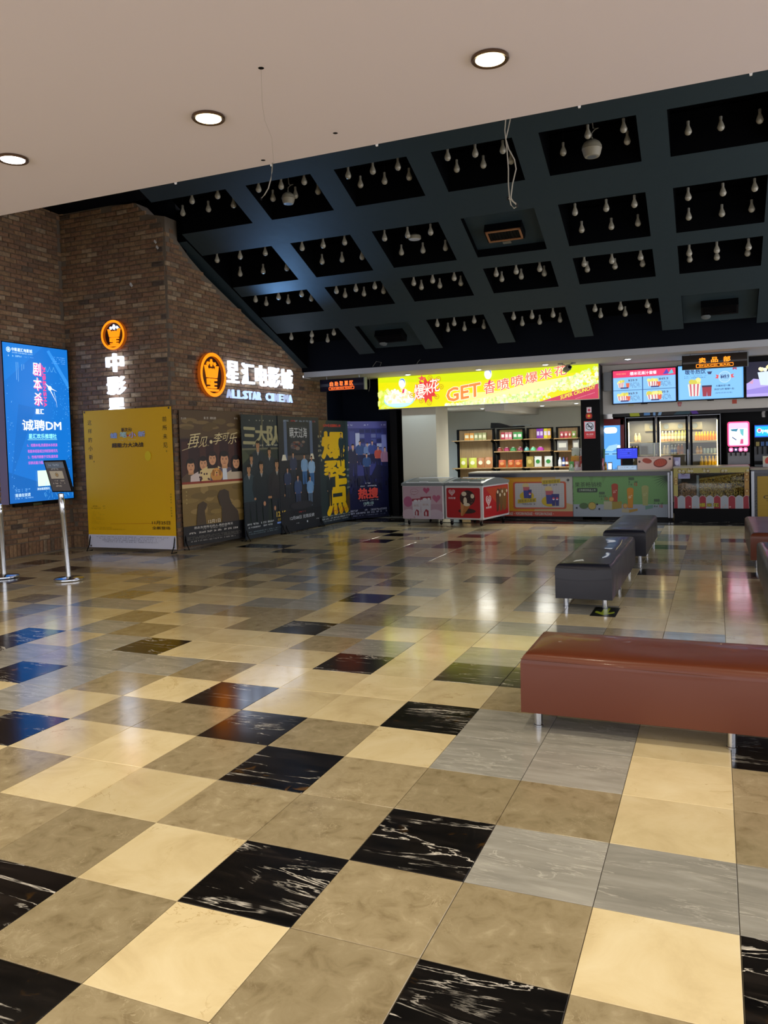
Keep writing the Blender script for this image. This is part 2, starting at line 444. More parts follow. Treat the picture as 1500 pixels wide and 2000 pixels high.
# ------------------------------------------------------------------ floor
def cell(px, py):
    p = at_z(px, py); return (math.floor(p.x / T), math.floor(p.y / T))
KIND = {}
for k, s in {
    'T': [(0,0),(-1,1),(-2,-1),(-3,0),(-4,0),(-5,0),(0,-1),(2,-1),(1,0),(1,2),(0,2),(-1,2),(-2,1),(3,2),(3,3),(0,5),(-2,3),(-4,3),(-3,2),(-5,1),(-5,3),(-6,4),(-5,5),(-4,7),(-8,7)],
    'B': [(-1,0),(0,1),(-3,-1),(1,-1),(3,0),(-2,2),(3,4),(-1,6),(0,6),(-1,4),(-3,3),(-3,6),(-4,4),(-6,2),(-8,4),(-7,6),(-10,6),(-2,-3),(-2,-2),(-1,-3),(-3,-2),(0,-3)],
    'C': [(-2,0),(-3,1),(-4,1),(-1,-1),(2,0),(2,2),(2,3),(2,4),(-1,5),(-1,3),(-2,4),(-2,5),(-2,6),(-2,7),(-2,8),(-1,8),(-3,4),(-3,5),(-3,8),(-4,5),(-4,6),(-4,2),(-5,2),(-6,3),(-5,4),(-8,3),(-6,6),(-5,6),(-5,7),(-9,6),(1,5),(1,6),(2,5),(2,6),(1,7),(2,7)],
    'G': [(1,1),(2,1),(3,1),(1,3),(0,3),(0,4),(1,4),(-1,7),(-3,7),(-4,8),(-6,5),(-7,4),(-7,5),(-7,3),(-8,5),(-8,6),(-9,5)]}.items():
    for c in s: KIND[c] = k
for p in [(718,1168),(567,1079),(728,1039),(798,1043),(758,1056),(933,1048),(888,1065),(983,1102),(513,1069),(80,1098),(127,1111),(33,1132),(490,1068),(1287,1114),(1306,1070),(1441,1120),(1119,1059),(1008,1103),(1427,1054)]:
    KIND[cell(*p)] = 'B'
for p in [(260,1160),(447,1125),(1365,1096),(1084,1051),(640,1090),(530,1095),(880,1078)]:
    KIND[cell(*p)] = 'T'
for p in [(690,1230),(520,1115),(820,1104),(610,1160)]:
    KIND[cell(*p)] = 'G'
TM = {'T': M_TAN, 'B': M_BLACK, 'C': M_CREAM, 'G': M_GREY}
floor = struct(MB().box(-12, 7, -6, 19, -0.1, -0.006, M_GROUT).build('floor'))
def tile_verts(g=0.0012, b=0.0015):
    a = T / 2 - g
    return [(-a, -a, -.008), (a, -a, -.008), (a, a, -.008), (-a, a, -.008), (-a, -a, -b), (a, -a, -b), (a, a, -b), (-a, a, -b),
            (-a + b, -a + b, 0), (a - b, -a + b, 0), (a - b, a - b, 0), (-a + b, a - b, 0)]
TF = [(0, 1, 5, 4), (1, 2, 6, 5), (2, 3, 7, 6), (3, 0, 4, 7), (4, 5, 9, 8), (5, 6, 10, 9), (6, 7, 11, 10), (7, 4, 8, 11), (8, 9, 10, 11)]
tile_me = {}
for k, m in TM.items(): tile_me[k] = MB().add(tile_verts(), TF, m).mesh('tile')
tr = random.Random(23)
cells = []
for v in range(-6, 40):
    for u in range(-22, 12):
        x, y = (u + .5) * T, (v + .5) * T
        if y > 12.75: continue
        if x < -8.6 and y < 7.9: pass
        k = KIND.get((u, v))
        if k is None:
            k = tr.choices('CTGB', [.54, .24, .21, .01])[0]
            if v > 9: k = tr.choices('CTGB', [.72, .10, .17, .01])[0]
        cells.append((u, v, k))
def vis(u, v):
    p = Vector(((u + .5) * T, (v + .5) * T, 0)) - CAM; d = p.dot(fw)
    if d < .3: return 0
    x = PX + FPX * p.dot(rt) / d; y = PY - FPX * p.dot(up) / d
    if -120 < x < 1620 and y < 2150: return 1 / d ** 3
    return 0
cells.sort(key=lambda c: -vis(c[0], c[1]))
def tilt(): return (tr.gauss(0, .0009), tr.gauss(0, .0009))
for u, v, k in cells[:300]:
    o = bpy.data.objects.new('tile', tile_me[k]); COL.objects.link(o); o.parent = floor
    a, b = tilt(); o.location = ((u + .5) * T, (v + .5) * T, 0); o.rotation_euler = (a, b, 0)
mb = MB(); seeds = []
for u, v, k in cells[300:]:
    a, b = tilt(); cx, cy = (u + .5) * T, (v + .5) * T
    mb.add([(cx + p[0], cy + p[1], p[2] + a * p[1] - b * p[0]) for p in tile_verts()], TF, TM[k]); seeds += [tr.random()] * 9
far = mb.build('tiles', floor); far['kind'] = 'stuff'
at = far.data.attributes.new('seed', 'FLOAT', 'FACE'); at.data.foreach_set('value', seeds)
# black marble course along the foot of the counter
mb = MB()
for i in range(20):
    x = -6.9 + i * .6; mb.box(x + .001, x + .599, 12.76, 13.49, -.008, 0, M_BLACK)
mb.build('border_strip', floor)
MB().box(-12, 7, 13.49, 19, -.008, 0, mat('shop_floor', '#7d776c', .3)).build('shop_floor', floor)

# ------------------------------------------------------------------ brick walls
BL, BH, BJ = 0.205, 0.062, 0.012
def brick_shapes(L=BL, H=BH, n=5, seed=3):
    out = []; r = random.Random(seed)
    for _ in range(n):
        d = lambda s=.003: r.uniform(-s, s)
        c = .006; L2, H2 = L / 2, H / 2
        vs = [(-L2, .02, -H2), (L2, .02, -H2), (L2, .02, H2), (-L2, .02, H2),
              (-L2 + d(), -.004, -H2 + d()), (L2 + d(), -.004, -H2 + d()), (L2 + d(), -.004, H2 + d()), (-L2 + d(), -.004, H2 + d()),
              (-L2 + c + d(), -.012 + d(), -H2 + c + d(.002)), (L2 - c + d(), -.012 + d(), -H2 + c + d(.002)), (L2 - c + d(), -.012 + d(), H2 - c + d(.002)), (-L2 + c + d(), -.012 + d(), H2 - c + d(.002)),
              (d(.03), -.014 + d(.002), d(.01))]
        fs = [(0, 1, 5, 4), (1, 2, 6, 5), (2, 3, 7, 6), (3, 0, 4, 7), (4, 5, 9, 8), (5, 6, 10, 9), (6, 7, 11, 10), (7, 4, 8, 11),
              (8, 9, 12), (9, 10, 12), (10, 11, 12), (11, 8, 12)]
        out.append((vs, fs))
    return out
SH = brick_shapes(); SHV = brick_shapes(BH, .19, 4, 5); SHH = brick_shapes(BL / 2 - BJ / 2, BH, 3, 9)
def mesh_of(sh, nm='brick'): return [MB().add(v, f, M_BRICK).mesh(nm) for v, f in sh]
ME, MEV, MEH = mesh_of(SH), mesh_of(SHV), mesh_of(SHH)
def brick_wall(wall, length, top, key, seed, zmin=0.0):
    """bricks on a wall whose local x runs along it and whose face looks to -y; top(x) = height"""
    r = random.Random(seed); items = []
    for i in range(int(length / (BH + BJ)) + 1):
        x = (i + .5) * (BH + BJ)
        if x < length - .02: items.append((x, .12, 1))
    z = .23; row = 0
    while z < 6:
        st = BL + BJ; x = -(st / 2 if row % 2 else 0) + (r.uniform(-.02, .02))
        first = True
        while x < length:
            x0, x1 = x, x + BL
            cx = (x0 + x1) / 2
            if x0 >= -.004 and x1 <= length + .01 and z + BH < top(cx): items.append((cx, z + BH / 2 + r.uniform(-.002, .002), 0))
            elif x0 < -.004 and x1 > .07 and z + BH < top(.05): items.append((x1 - (BL / 2 - BJ / 2) / 2, z + BH / 2, 2))
            elif x1 > length + .01 and length - x0 > .08 and z + BH < top(length - .05): items.append((x0 + (BL / 2 - BJ / 2) / 2, z + BH / 2, 2))
            x += st
        z += BH + BJ; row += 1
    items.sort(key=key)
    for cx, cz, kd in items[:300]:
        me = (ME, MEV, MEH)[kd]; o = bpy.data.objects.new('brick', r.choice(me)); COL.objects.link(o); o.parent = wall
        o.location = (cx, r.uniform(-.004, .002), cz); o.rotation_euler = (0, r.uniform(-.012, .012), 0)
    mb = MB(); sd = []
    for cx, cz, kd in items[300:]:
        vs, fs = r.choice((SH, SHV, SHH)[kd]); dy = r.uniform(-.004, .002); a = r.uniform(-.012, .012)
        mb.add([(cx + p[0] + a * p[2], p[1] + dy, cz + p[2] - a * p[0]) for p in vs], fs, M_BRICK); sd += [r.random()] * len(fs)
    if mb.v:
        o = mb.build('bricks', wall); o['kind'] = 'stuff'
        a = o.data.attributes.new('seed', 'FLOAT', 'FACE'); a.data.foreach_set('value', sd)
def interp(tab, x):
    if x <= tab[0][0]: return tab[0][1]
    for (a, b), (c, d) in zip(tab, tab[1:]):
        if x <= c: return b + (d - b) * (x - a) / (c - a)
    return tab[-1][1]
XR = -6.5; YF = 7.95; XL = -8.6; YE = 13.3
# right-hand wall with the big sign: from (XR, YF) to (XR, YE)
TOPR = [(0, 5.15), (.25, 4.9), (.6, 4.66), (1.0, 4.45), (1.75, 4.14), (2.55, 3.82), (3.6, 3.46), (4.25, 3.2), (4.3, 3.0), (5.4, 3.0)]
pts = [(YF, 0), (YE, 0), (YE, 3.0), (12.25, 3.0)] + [(YF + x, z + .02) for x, z in reversed(TOPR[:-2])]
wr = struct(MB().prism([(y - YF, z) for y, z in pts], .004, .3, M_MORTAR).build('wall_right', loc=(XR, YF, 0), rz=R(90)))
rj = random.Random(5)
brick_wall(wr, YE - YF, lambda x: interp(TOPR, x) + rj.uniform(-.05, .02), lambda i: -i[1] * 0 + i[0] - .02 * i[1], 11)
# wall facing the camera, behind the yellow poster
TOPF = [(0, 5.55), (1.55, 5.45), (1.75, 5.25), (2.1, 5.17)]
wf = struct(MB().prism([(-.3, 0), (2.1, 0)] + [(x, z + .02) for x, z in reversed(TOPF)] + [(-.3, 5.57)], .004, .29, M_MORTAR).build('wall_back', loc=(XL, YF, 0)))
brick_wall(wf, XR - XL, lambda x: interp(TOPF, x) + rj.uniform(-.05, .02), lambda i: -i[1] if 2.2 < i[1] else 5 - i[1], 12)
# wall with the light box: local x from (XL, 4.4) to (XL, YF)
TOPL = [(0, 5.6), (3.6, 5.6)]
wl = struct(MB().prism([(0, 0), (YF - 4.1, 0), (YF - 4.1, 5.95), (0, 5.95)], .004, .3, M_MORTAR).build('wall_left', loc=(XL, 4.4, 0), rz=R(90)))
brick_wall(wl, YF - 4.4, lambda x: interp(TOPL, x), lambda i: -i[0], 13)
# rest of the left side, out of view towards the camera
struct(MB().box(-8.9, XL, -6, 4.4, 0, HC + 2.5, M_WHITE).build('wall_left_front'))

# ------------------------------------------------------------------ ceilings
ceil = struct(MB().box(-12, 7, -6, 2.6, HC, HC + .12, M_CEIL).build('ceiling'))
struct(MB().box(-12, 7, 2.5, 2.6, HC + .12, 8, M_HEAD).build('trim_1'))
SL = 0.43
def pz(y): return 5.0 - SL * (y - 8.0)          # underside of the coffer beams
cof = struct(MB().add([(XR, 2.6, pz(2.6) + .55), (7, 2.6, pz(2.6) + .55), (7, 12.3, pz(12.3) + .55), (XR, 12.3, pz(12.3) + .55)], [(0, 1, 2, 3)], M_VOID)
             .add([(-12, 2.6, 5.7), (XR, 2.6, 5.7), (XR, 8.3, 5.7), (-12, 8.3, 5.7)], [(0, 1, 2, 3)], M_VOID)
             .add([(XR, 2.6, 5.6), (XR, 2.6, 9), (XR, 6.6, 9), (XR, 6.6, 5.6)], [(0, 1, 2, 3)], M_VOID)
             .add([(XR - .31, 8.3, 3), (XR - .31, 8.3, 6.2), (XR - .3, 12.4, 5.2), (XR - .3, 12.4, 3)], [(0, 1, 2, 3)], M_VOID).build('ceiling_coffered'))
BX = [(-7.0, -6.33), (-5.04, -4.71), (-3.69, -3.34), (-2.305, -1.976), (-.937, -.616), (.50, .833), (1.92, 2.27), (3.3, 3.65), (4.7, 7)]
def slab(x0, x1, y0, y1, name, end=None):
    d = .5
    p = [(y0, pz(y0)), (y1, pz(y1)), (y1, pz(y1) + d), (y0, pz(y0) + d)]
    n = MB().prismx(p, x0, x1, M_VOID)
    n.add([(x0, y0, pz(y0) - .004), (x1, y0, pz(y0) - .004), (x1, y1, pz(y1) - .004), (x0, y1, pz(y1) - .004)], [(3, 2, 1, 0)], M_BEAM).build(name, cof)
for x0, x1 in BX[1:]: slab(x0, x1, 2.6, 11.86, 'rafter')
slab(-7, -6.36, 8.3, 12.2, 'rafter')
for y0, y1 in ((2.6, 7.44), (8.14, 8.66), (9.51, 9.78), (10.41, 10.95)):
    for (a, b), (c, d) in zip(BX[:-1], BX[1:]):
        x0, x1 = (b, c)
        if y0 < 3 : x0 -= .0
        slab(x0, x1, y0, y1, 'cross_beam')
struct(MB().box(-6.8, 7, 12.28, 12.6, 3.1, 4.2, M_HEAD).build('wall_header'))
# dark left return above the brick
struct(MB().add([(-12, 2.6, 5.68), (XR, 2.6, 5.68), (XR, 7.95, 5.5), (-12, 7.95, 5.5)], [(0, 1, 2, 3)], M_HEAD).build('trim_2'))

struct(MB().box(-9.2, XR - .02, 8.26, 8.5, 4.6, 6.4, M_VOID).box(-9.2, -8.9, 2.6, 8.5, 5.0, 6.4, M_VOID).build('trim_7'))
# suspended bulbs
bulb = thing('light_bulb', 'unlit clear pear-shaped bulb hanging in a ceiling coffer', 'light bulb')
MB().lathe([(.014, -.078), (.03, -.068), (.041, -.048), (.041, -.03), (.031, 0), (.019, .03), (.016, .045)], M_BULB, n=10).build('glass_envelope', bulb, smooth=True)
MB().lathe([(.015, .043), (.017, .05), (.017, .085), (.006, .09)], mat('bulb_socket', '#8d8c82', .5), n=8).build('socket', bulb)
MB().tube([(0, 0, .088), (.003, 0, .3), (0, 0, .5)], .002, M_BLK, 4).build('cord', bulb)
bulb.hide_render = False
BULBS = {
 (0,0): [[(375,388),(425,378)], [(357,412),(407,404),(456,396)]],
 (0,1): [[(505,365),(549,359),(594,350)], [(533,383),(577,377),(621,369)]],
 (0,2): [[(680,338),(728,329),(777,321)], [(704,356),(751,349),(799,341)]],
 (0,3): [[(874,302),(928,295),(982,288)], [(892,325),(944,317),(998,309)]],
 (0,4): [[(1148,258),(1218,246)], [(1100,292),(1225,270)]],
 (0,5): [[], [(1344,251),(1408,242),(1484,228)]],
 (1,0): [[(424,504),(469,497),(518,490)], [(469,531),(514,526),(560,520)]],
 (1,1): [[(590,480),(631,475),(673,469)], [(629,507),(668,503),(707,498)]],
 (1,2): [[(751,461),(796,455),(841,449)], [(784,489),(826,485),(870,480)]],
 (1,4): [[(1123,410),(1184,402),(1239,394)], [(1136,444),(1194,438),(1246,431)]],
 (1,5): [[(1344,380),(1412,371),(1474,362)], [(1345,419),(1410,412),(1468,403)]],
 (2,0): [[(499,582),(544,577),(589,571)], [(520,589),(563,585),(608,580)]],
 (2,1): [[(657,565),(695,561),(732,556)], [(674,573),(711,570),(749,565)]],
 (2,2): [[(808,549),(845,544),(887,539)], [(823,557),(859,554),(900,549)]],
 (2,3): [[(969,531),(1008,526),(1054,521)], [(980,541),(1018,536),(1063,530)]],
 (2,4): [[(1141,511),(1195,505),(1251,498)], [(1147,522),(1201,516),(1255,511)]],
 (2,5): [[(1346,490),(1400,484),(1462,478)], [(1347,502),(1400,498),(1460,490)]],
 (3,0): [[(569,656),(609,651),(652,647)], [(609,663),(640,661)]],
 (3,2): [[(854,630),(887,628),(926,623)], [(875,640),(907,638),(945,634)]],
 (3,3): [[(1003,616),(1039,614),(1080,611)], [(1020,628),(1054,625),(1094,621)]],
 (3,4): [[(1162,600),(1212,597),(1264,592)], [(1173,612),(1221,609),(1269,603)]]}
RN = ['first', 'second', 'third', 'lowest']; CN = ['leftmost', 'second', 'third', 'fourth', 'fifth', 'rightmost']
firstb = True
for (r_, c_i), rows in BULBS.items():
    for k, row in enumerate(rows):
        for n_, (x, y) in enumerate(row):
            # meet the plane of the beams, lifted a little: front rows just inside the opening, rear rows deeper
            lift = .06 if k == 0 else .16
            d = ray(x, y); t = (5.0 + lift - SL * (CAM.y - 8) - CAM.z) / (d.z + SL * d.y); p = CAM + d * t
            side = ('left', 'middle', 'right')[n_ if len(row) > 2 else n_ + 1]
            lab = '%s %s bulb, %s ceiling coffer of the %s row' % (side, 'near' if k == 0 else 'rear', CN[c_i], RN[r_])
            o = bulb if firstb else dup(bulb)
            firstb = False
            o.location = p; o['label'] = lab; o['group'] = 'clear bulbs hanging in the ceiling coffers'

# globe speakers and flat speaker hanging in coffers
def plane_pt(x, y, lift):
    d = ray(x, y); t = (5.0 + lift - SL * (CAM.y - 8) - CAM.z) / (d.z + SL * d.y); return CAM + d * t
M_IVORY = mat('ivory_plastic', '#9b9684', .5)
for (x, y, r_, lab) in ((563, 388, .095, 'ivory globe speaker hanging in the second coffer of the first row'), (1156, 291, .12, 'larger ivory globe speaker hanging in the fifth coffer of the first row')):
    p = plane_pt(x, y, .05); t = thing('globe_speaker', lab, 'speaker', p)
    MB().lathe([(r_ * .5, -r_ * .8), (r_ * .72, -r_ * .78), (r_ * .86, -r_ * .5), (r_ * .98, -.03 * r_), (r_, 0)], M_IVORY, n=20).build('lower_shell', t, True)
    MB().lathe([(r_ * 1.01, .005), (r_ * .96, r_ * .3), (r_ * .8, r_ * .6), (r_ * .45, r_ * .87), (r_ * .15, r_ * .97), (r_ * .12, r_ * 1.15)], M_IVORY, n=20).build('upper_shell', t, True)
    MB().lathe([(r_ * .5, -r_ * .81), (r_ * .48, -r_ * .82)], M_GREYPL, n=18).build('grille', t)
    MB().tube([(0, 0, r_ * 1.1), (.003, 0, r_ * 1.6), (.04, 0, r_ * 1.9), (.08, .01, r_ * 2.0), (.02, 0, r_ * 2.05), (0, 0, .40)], .006, mat('pale_cable', '#8d8a80', .5)).build('cable', t)
p = plane_pt(810, 465, .12)
t = thing('ceiling_speaker', 'round white-faced speaker hanging in the third coffer of the second row', 'speaker', p)
MB().lathe([(.085, -.02), (.095, -.012), (.09, .03), (.05, .06)], M_IVORY, n=20).build('cone_body', t, True)
MB().lathe([(.083, -.0205), (.08, -.024)], M_WPLAST, n=20).build('grille', t)
MB().tube([(0, 0, .05), (.01, 0, .2), (.02, 0, .45)], .004, M_BLK).build('cable', t)

# panels with projector-like vents that fill three of the coffers
def vent_panel(x0, x1, y0, y1, lab, frame):
    cx, cy = (x0 + x1) / 2, (y0 + y1) / 2
    t = thing('ceiling_vent', lab, 'vent', (cx, cy, pz(cy)))
    t.rotation_euler = (-math.atan(SL), 0, 0)
    w_, h_ = (x1 - x0) / 2, (y1 - y0) / 2 * math.sqrt(1 + SL * SL)
    MB().box(-w_, w_, -h_, h_, .10, .12, M_BEAM).build('backing_panel', t)
    b = MB().box(-.27, .27, -.13, .13, -.02, .1, M_BLKM).build('vent_box', t)
    if frame:
        m = mat('rusty_frame', '#9a6b45', .6)
        f = MB(); f.box(-.25, .25, -.12, -.095, -.035, -.02, m); f.box(-.25, .25, .095, .12, -.035, -.02, m); f.box(-.25, -.225, -.12, .12, -.035, -.02, m); f.box(.225, .25, -.12, .12, -.035, -.02, m)
        f.build('vent_frame', t)
        s_ = MB()
        for k in range(9): s_.box(-.2 + k * .045, -.19 + k * .045, -.09, .09, -.03, -.015, M_BLK)
        s_.build('slats', t)
        MB().box(-.06, .06, .135, .19, -.03, .03, M_STEEL).build('sensor', t)
    else:
        s_ = MB()
        for k in range(6): s_.box(-.24, .24, -.1 + k * .035, -.09 + k * .035, -.03, -.015, M_BLK)
        s_.build('slats', t)
        MB().lathe([(.05, -.04), (.07, -.03), (.07, 0)], M_GREYPL, c=(-.2, .15, 0), n=14).build('sensor', t, True)
vent_panel(-1.976, -.937, 8.66, 9.51, 'black ceiling vent with rusty orange frame in a closed coffer', True)
vent_panel(-4.71, -3.69, 10.95, 11.86, 'dark ceiling vent in the lowest coffer nearest the brick wall', False)
vent_panel(.833, 1.92, 10.95, 11.86, 'dark ceiling vent in the lowest coffer at the far right', False)

# recessed downlights
def downlight(x, y, z, r_, lab, col, strength, grp=None, ringm=None):
    t = thing('downlight', lab, 'ceiling light', (x, y, z), 0, grp)
    MB().lathe([(r_, -.001), (r_ * 1.02, -.012), (r_ * .95, -.018), (r_ * .78, -.012), (r_ * .76, -.002)], ringm or M_STEEL, n=28).build('trim_ring', t, True)
    m = MB().lathe([(r_ * .78, -.0125), (r_ * .3, -.0215), (.001, -.023)], em(col, strength), n=24); m.build('diffuser', t, True)
    return t
bronze = mat('bronze_ring', '#6a5545', .3, metal=.8)
dl = [(-.268 + .536, 1.806, 'right'), (-1.402, 1.767, 'middle'), (-2.902, 1.735, 'left')]
for x, y, nm in dl:
    downlight(x, y, HC, .095, '%s warm recessed downlight in the white ceiling' % {'right': 'rightmost', 'middle': 'middle', 'left': 'leftmost'}[nm], '#ffe6b4' if nm != 'left' else '#fff0f0', 9, ringm=bronze)
for x in (-6.2, -4.5, -2.9, -1.4, .27, 1.95, 3.6):
    for y in (1.77, -.6, -3):
        lamp('downlight_lamp', (x, y, HC - .03), HALL_W, WARM, .09, 150, .8)
SOFZ = 3.0
for i, (x, y, nm, cl) in enumerate(((-4.48, 12.98, 'first downlight from the left over the yellow banner', '#eaffff'), (-2.97, 12.92, 'second downlight from the left over the yellow banner', '#ffffe6'), (-1.64, 12.8, 'third downlight from the left over the yellow banner', '#ffffe6'), (-.15, 12.8, 'bluish white downlight between the banner and the menu screens', '#dceeff'))):
    downlight(x, y, SOFZ, .07, nm, cl, 12, ringm=M_WPLAST)
    lamp('downlight_lamp', (x, y, SOFZ - .03), SPOT_W, COOL if i in (0, 3) else (1, .97, .85), .06, 120, .7)

# ------------------------------------------------------------------ soffit, shop shell
M_SOF = mat('soffit_paint', '#b9bcc2', .6)
sof = struct(MB().box(-6.5, 7, 12.27, 12.32, SOFZ - .0, 3.11, M_SOF).box(-6.5, 7, 12.32, 14.0, SOFZ, 3.1, M_WHITE).build('trim_3'))
struct(MB().box(-6.9, -5.2, 14.15, 14.3, 0, SOFZ + .1, M_NAVY).box(-6.8, -6.53, 13.2, 14.15, 0, SOFZ + .1, M_NAVY).build('wall_navy'))
struct(MB().box(-5.29, -5.13, 13.92, 14.15, 0, 2.6, M_BLK).build('trim_4'))
struct(MB().box(-7.0, -4.86, 15.3, 15.4, 0, SOFZ, mat('corridor_grey', '#4a4c48', .8)).box(-7.1, -7.0, 13.7, 15.4, 0, SOFZ, mat('corridor_grey')).box(-7.1, -4.8, 13.6, 15.4, SOFZ, SOFZ + .1, mat('corridor_grey')).build('wall_corridor'))
struct(MB().box(-4.84, -4.08, 13.5, 14.3, 0, 2.34, mat('cream_paint', '#cdc8b4', .6)).build('wall_shop_pillar'))
shop = struct(MB().box(-6.5, -1.0, 17.0, 17.2, 0, 2.6, mat('shop_wall_paint', '#cfcfc4', .7)).build('wall_shop_back'))
struct(MB().box(-5.9, -5.82, 15.5, 17.0, 0, 2.4, mat('shop_wall_paint')).box(-4.84, -4.76, 14.3, 15.45, 0, 2.4, mat('shop_wall_paint')).box(-5.9, -4.76, 15.45, 15.53, 0, 2.4, mat('shop_wall_paint')).build('wall_shop_side'))
struct(MB().box(-5.5, -5.2, 16.9, 16.99, 0, 2.0, mat('dark_door', '#2c2026')).build('door_1'))
struct(MB().box(-5.1, -.8, 13.52, 17.0, 2.34, 2.44, M_WHITE).box(-3.05, -2.65, 13.6, 17.0, 2.2, 2.34, M_WHITE).build('ceiling_shop'))
struct(MB().box(-7.2, 7, 14.0, 17.3, SOFZ, SOFZ + .1, M_HEAD).box(-7.2, -6.9, 13.6, 17.3, 0, SOFZ, M_HEAD).build('ceiling_rear'))
struct(MB().box(-1.0, -.9, 14.2, 17, 0, 2.4, M_WHITE).build('wall_shop_right'))
struct(MB().box(-1.11, -.75, 13.5, 14.05, 0, SOFZ, M_BLKM).build('trim_5'))
struct(MB().box(-.75, 1.85, 13.98, 14.1, 2.05, SOFZ, M_WHITE).box(1.85, 7, 13.98, 14.1, 2.05, 2.3, M_WHITE).box(1.85, 7, 13.98, 14.1, 2.3, SOFZ, M_BLK).build('wall_menu'))
struct(MB().box(-.78, 7, 15.85, 16.0, 0, 3, M_BLK).build('wall_drinks_back'))
struct(MB().box(-.78, 7, 14.1, 15.9, 2.5, 2.6, M_HEAD).build('ceiling_drinks'))
M_LEDGE = mat('grey_box', '#8f9499', .6)
MB().box(-.72, -.5, 13.9, 13.98, 2.5, 2.86, M_LEDGE).build('junction_panel', bpy.data.objects['wall_menu'])
for i, (x, y) in enumerate(((-4.5, 15.0), (-3.55, 15.2), (-2.2, 15.2), (-1.4, 14.8))):
    downlight(x, y, 2.34, .07, 'shop ceiling downlight, %s from the left behind the banner' % ('first', 'second', 'third', 'fourth')[i], '#f4fbff', 6, ringm=M_WPLAST)
    lamp('downlight_lamp', (x, y, 2.30), SHOP_W * (1.3 if i == 0 else 1), COOL if i == 0 else (1, .98, .88), .2, 172, .8)
for x in (.3, 1.6, 3.2):
    lamp('bar_lamp', (x, 14.6, 2.45), 4, (.9, .95, 1), .06, 150, .8)

bc = thing('back_counter', 'dark back counter under the drink dispensers', 'counter', (1.42, 14.5, 0))
MB().box(0, 2.6, .05, .7, 0, .91, M_DGREY).build('carcass', bc); MB().box(0, 2.6, 0, .72, .91, .948, mat('back_top', '#3a3a40', .3)).build('worktop', bc)
# added blue spot without a fixture, stands in for sign glow on the beams
lb = lamp('sign_glow_fill', (XR + .35, 10.2, 3.25), 130, (.22, .5, 1.0), .15, 75, .9)
lb.rotation_euler = (Vector((-4.75, 9.0, 4.55)) - lb.location).to_track_quat('-Z', 'Y').to_euler()
# ------------------------------------------------------------------ leather benches
def leather(name, col, rough=.32):
    m = mat(name, col, rough, coat=.12, spec=.35, bump=.03, bscale=7); return m
LB, LK = leather('brown_leather', '#5f2e1a', .36), leather('black_leather', '#1e1f2a', .42)
def bench(x0, x1, y0, y1, h, m, lab, legs, seed):
    L, W_ = x1 - x0, y1 - y0
    t = thing('bench', lab, 'bench', ((x0 + x1) / 2, (y0 + y1) / 2, 0))
    bm = bmesh.new(); nx, ny = max(4, int(L / .09)), max(4, int(W_ / .09))
    r = random.Random(seed); a, b = L / 2, W_ / 2; z0, z1 = .1, h
    # rounded upholstered block: a grid for the top with slight sag and creases, skirts down to z0
    prof = [(0.0, z0), (0.0, z1 - .055), (.005, z1 - .032), (.016, z1 - .014), (.03, z1 - .005), (.05, z1)]
    def ringp(ins, z):
        pts = []
        for i in range(nx): pts.append((-a + ins + (2 * a - 2 * ins) * i / nx, -b + ins))
        for i in range(ny): pts.append((a - ins, -b + ins + (2 * b - 2 * ins) * i / ny))
        for i in range(nx): pts.append((a - ins - (2 * a - 2 * ins) * i / nx, b - ins))
        for i in range(ny): pts.append((-a + ins, b - ins - (2 * b - 2 * ins) * i / ny))
        return [(x, y, z) for x, y in pts]
    mb = MB(); vs = []; fs = []
    N = 2 * (nx + ny)
    for ins, z in prof:
        for (x, y, zz) in ringp(ins, z):
            k = math.sin(x * 9 + seed) * math.sin(y * 11 + seed) * .003 if z < z1 - .01 and z > z0 else 0
            vs.append((x + (k if abs(abs(x) - a) < .01 else 0), y + (k if abs(abs(y) - b) < .01 else 0), zz))
    for j in range(len(prof) - 1):
        for i in range(N): fs.append((j * N + i, j * N + (i + 1) % N, (j + 1) * N + (i + 1) % N, (j + 1) * N + i))
    base = len(vs); ins = .05
    for j in range(ny + 1):
        for i in range(nx + 1):
            x = -a + ins + (2 * a - 2 * ins) * i / nx; y = -b + ins + (2 * b - 2 * ins) * j / ny
            edge = min(i, nx - i, j, ny - j)
            vs.append((x, y, z1 + (.004 + .004 * math.sin(x * 7 + seed) * math.cos(y * 8) if edge else 0)))
    for j in range(ny):
        for i in range(nx): q = base + j * (nx + 1) + i; fs.append((q, q + 1, q + nx + 2, q + nx + 1))
    fs.append(list(range(N))[::-1])
    mb.add(vs, fs, m)
    o = mb.build('cushion', t, True)
    wd = o.modifiers.new('w', 'WELD'); wd.merge_threshold = .002
    sm = MB()   # piped seam round the top edge
    c = [(-a + .004, -b + .004), (a - .004, -b + .004), (a - .004, b - .004), (-a + .004, b - .004)]
    for k in range(4):
        p, q = c[k], c[(k + 1) % 4]; sm.tube([(p[0] * 1.001, p[1] * 1.001, z1 - .03), (q[0] * 1.001, q[1] * 1.001, z1 - .06)], .0022, m, 5)
    sm.build('seam', t)
    for lx, ly in legs:
        MB().lathe([(.027, 0), (.027, .012), (.024, .014), (.024, .105)], M_CHROME, c=(lx - (x0 + x1) / 2, ly - (y0 + y1) / 2, 0), n=18).build('leg', t, True)
    return t
def crease(parent, pts, m):
    MB().tube(pts, .003, m, 5).build('crease', parent)
bench(.31, 2.5, 1.98, 2.56, .42, LB, 'long brown leather bench on chrome legs in the foreground', [(.385, 2.07), (1.355, 2.05), (2.33, 2.07), (.385, 2.47), (1.355, 2.47), (2.33, 2.47)], 1)
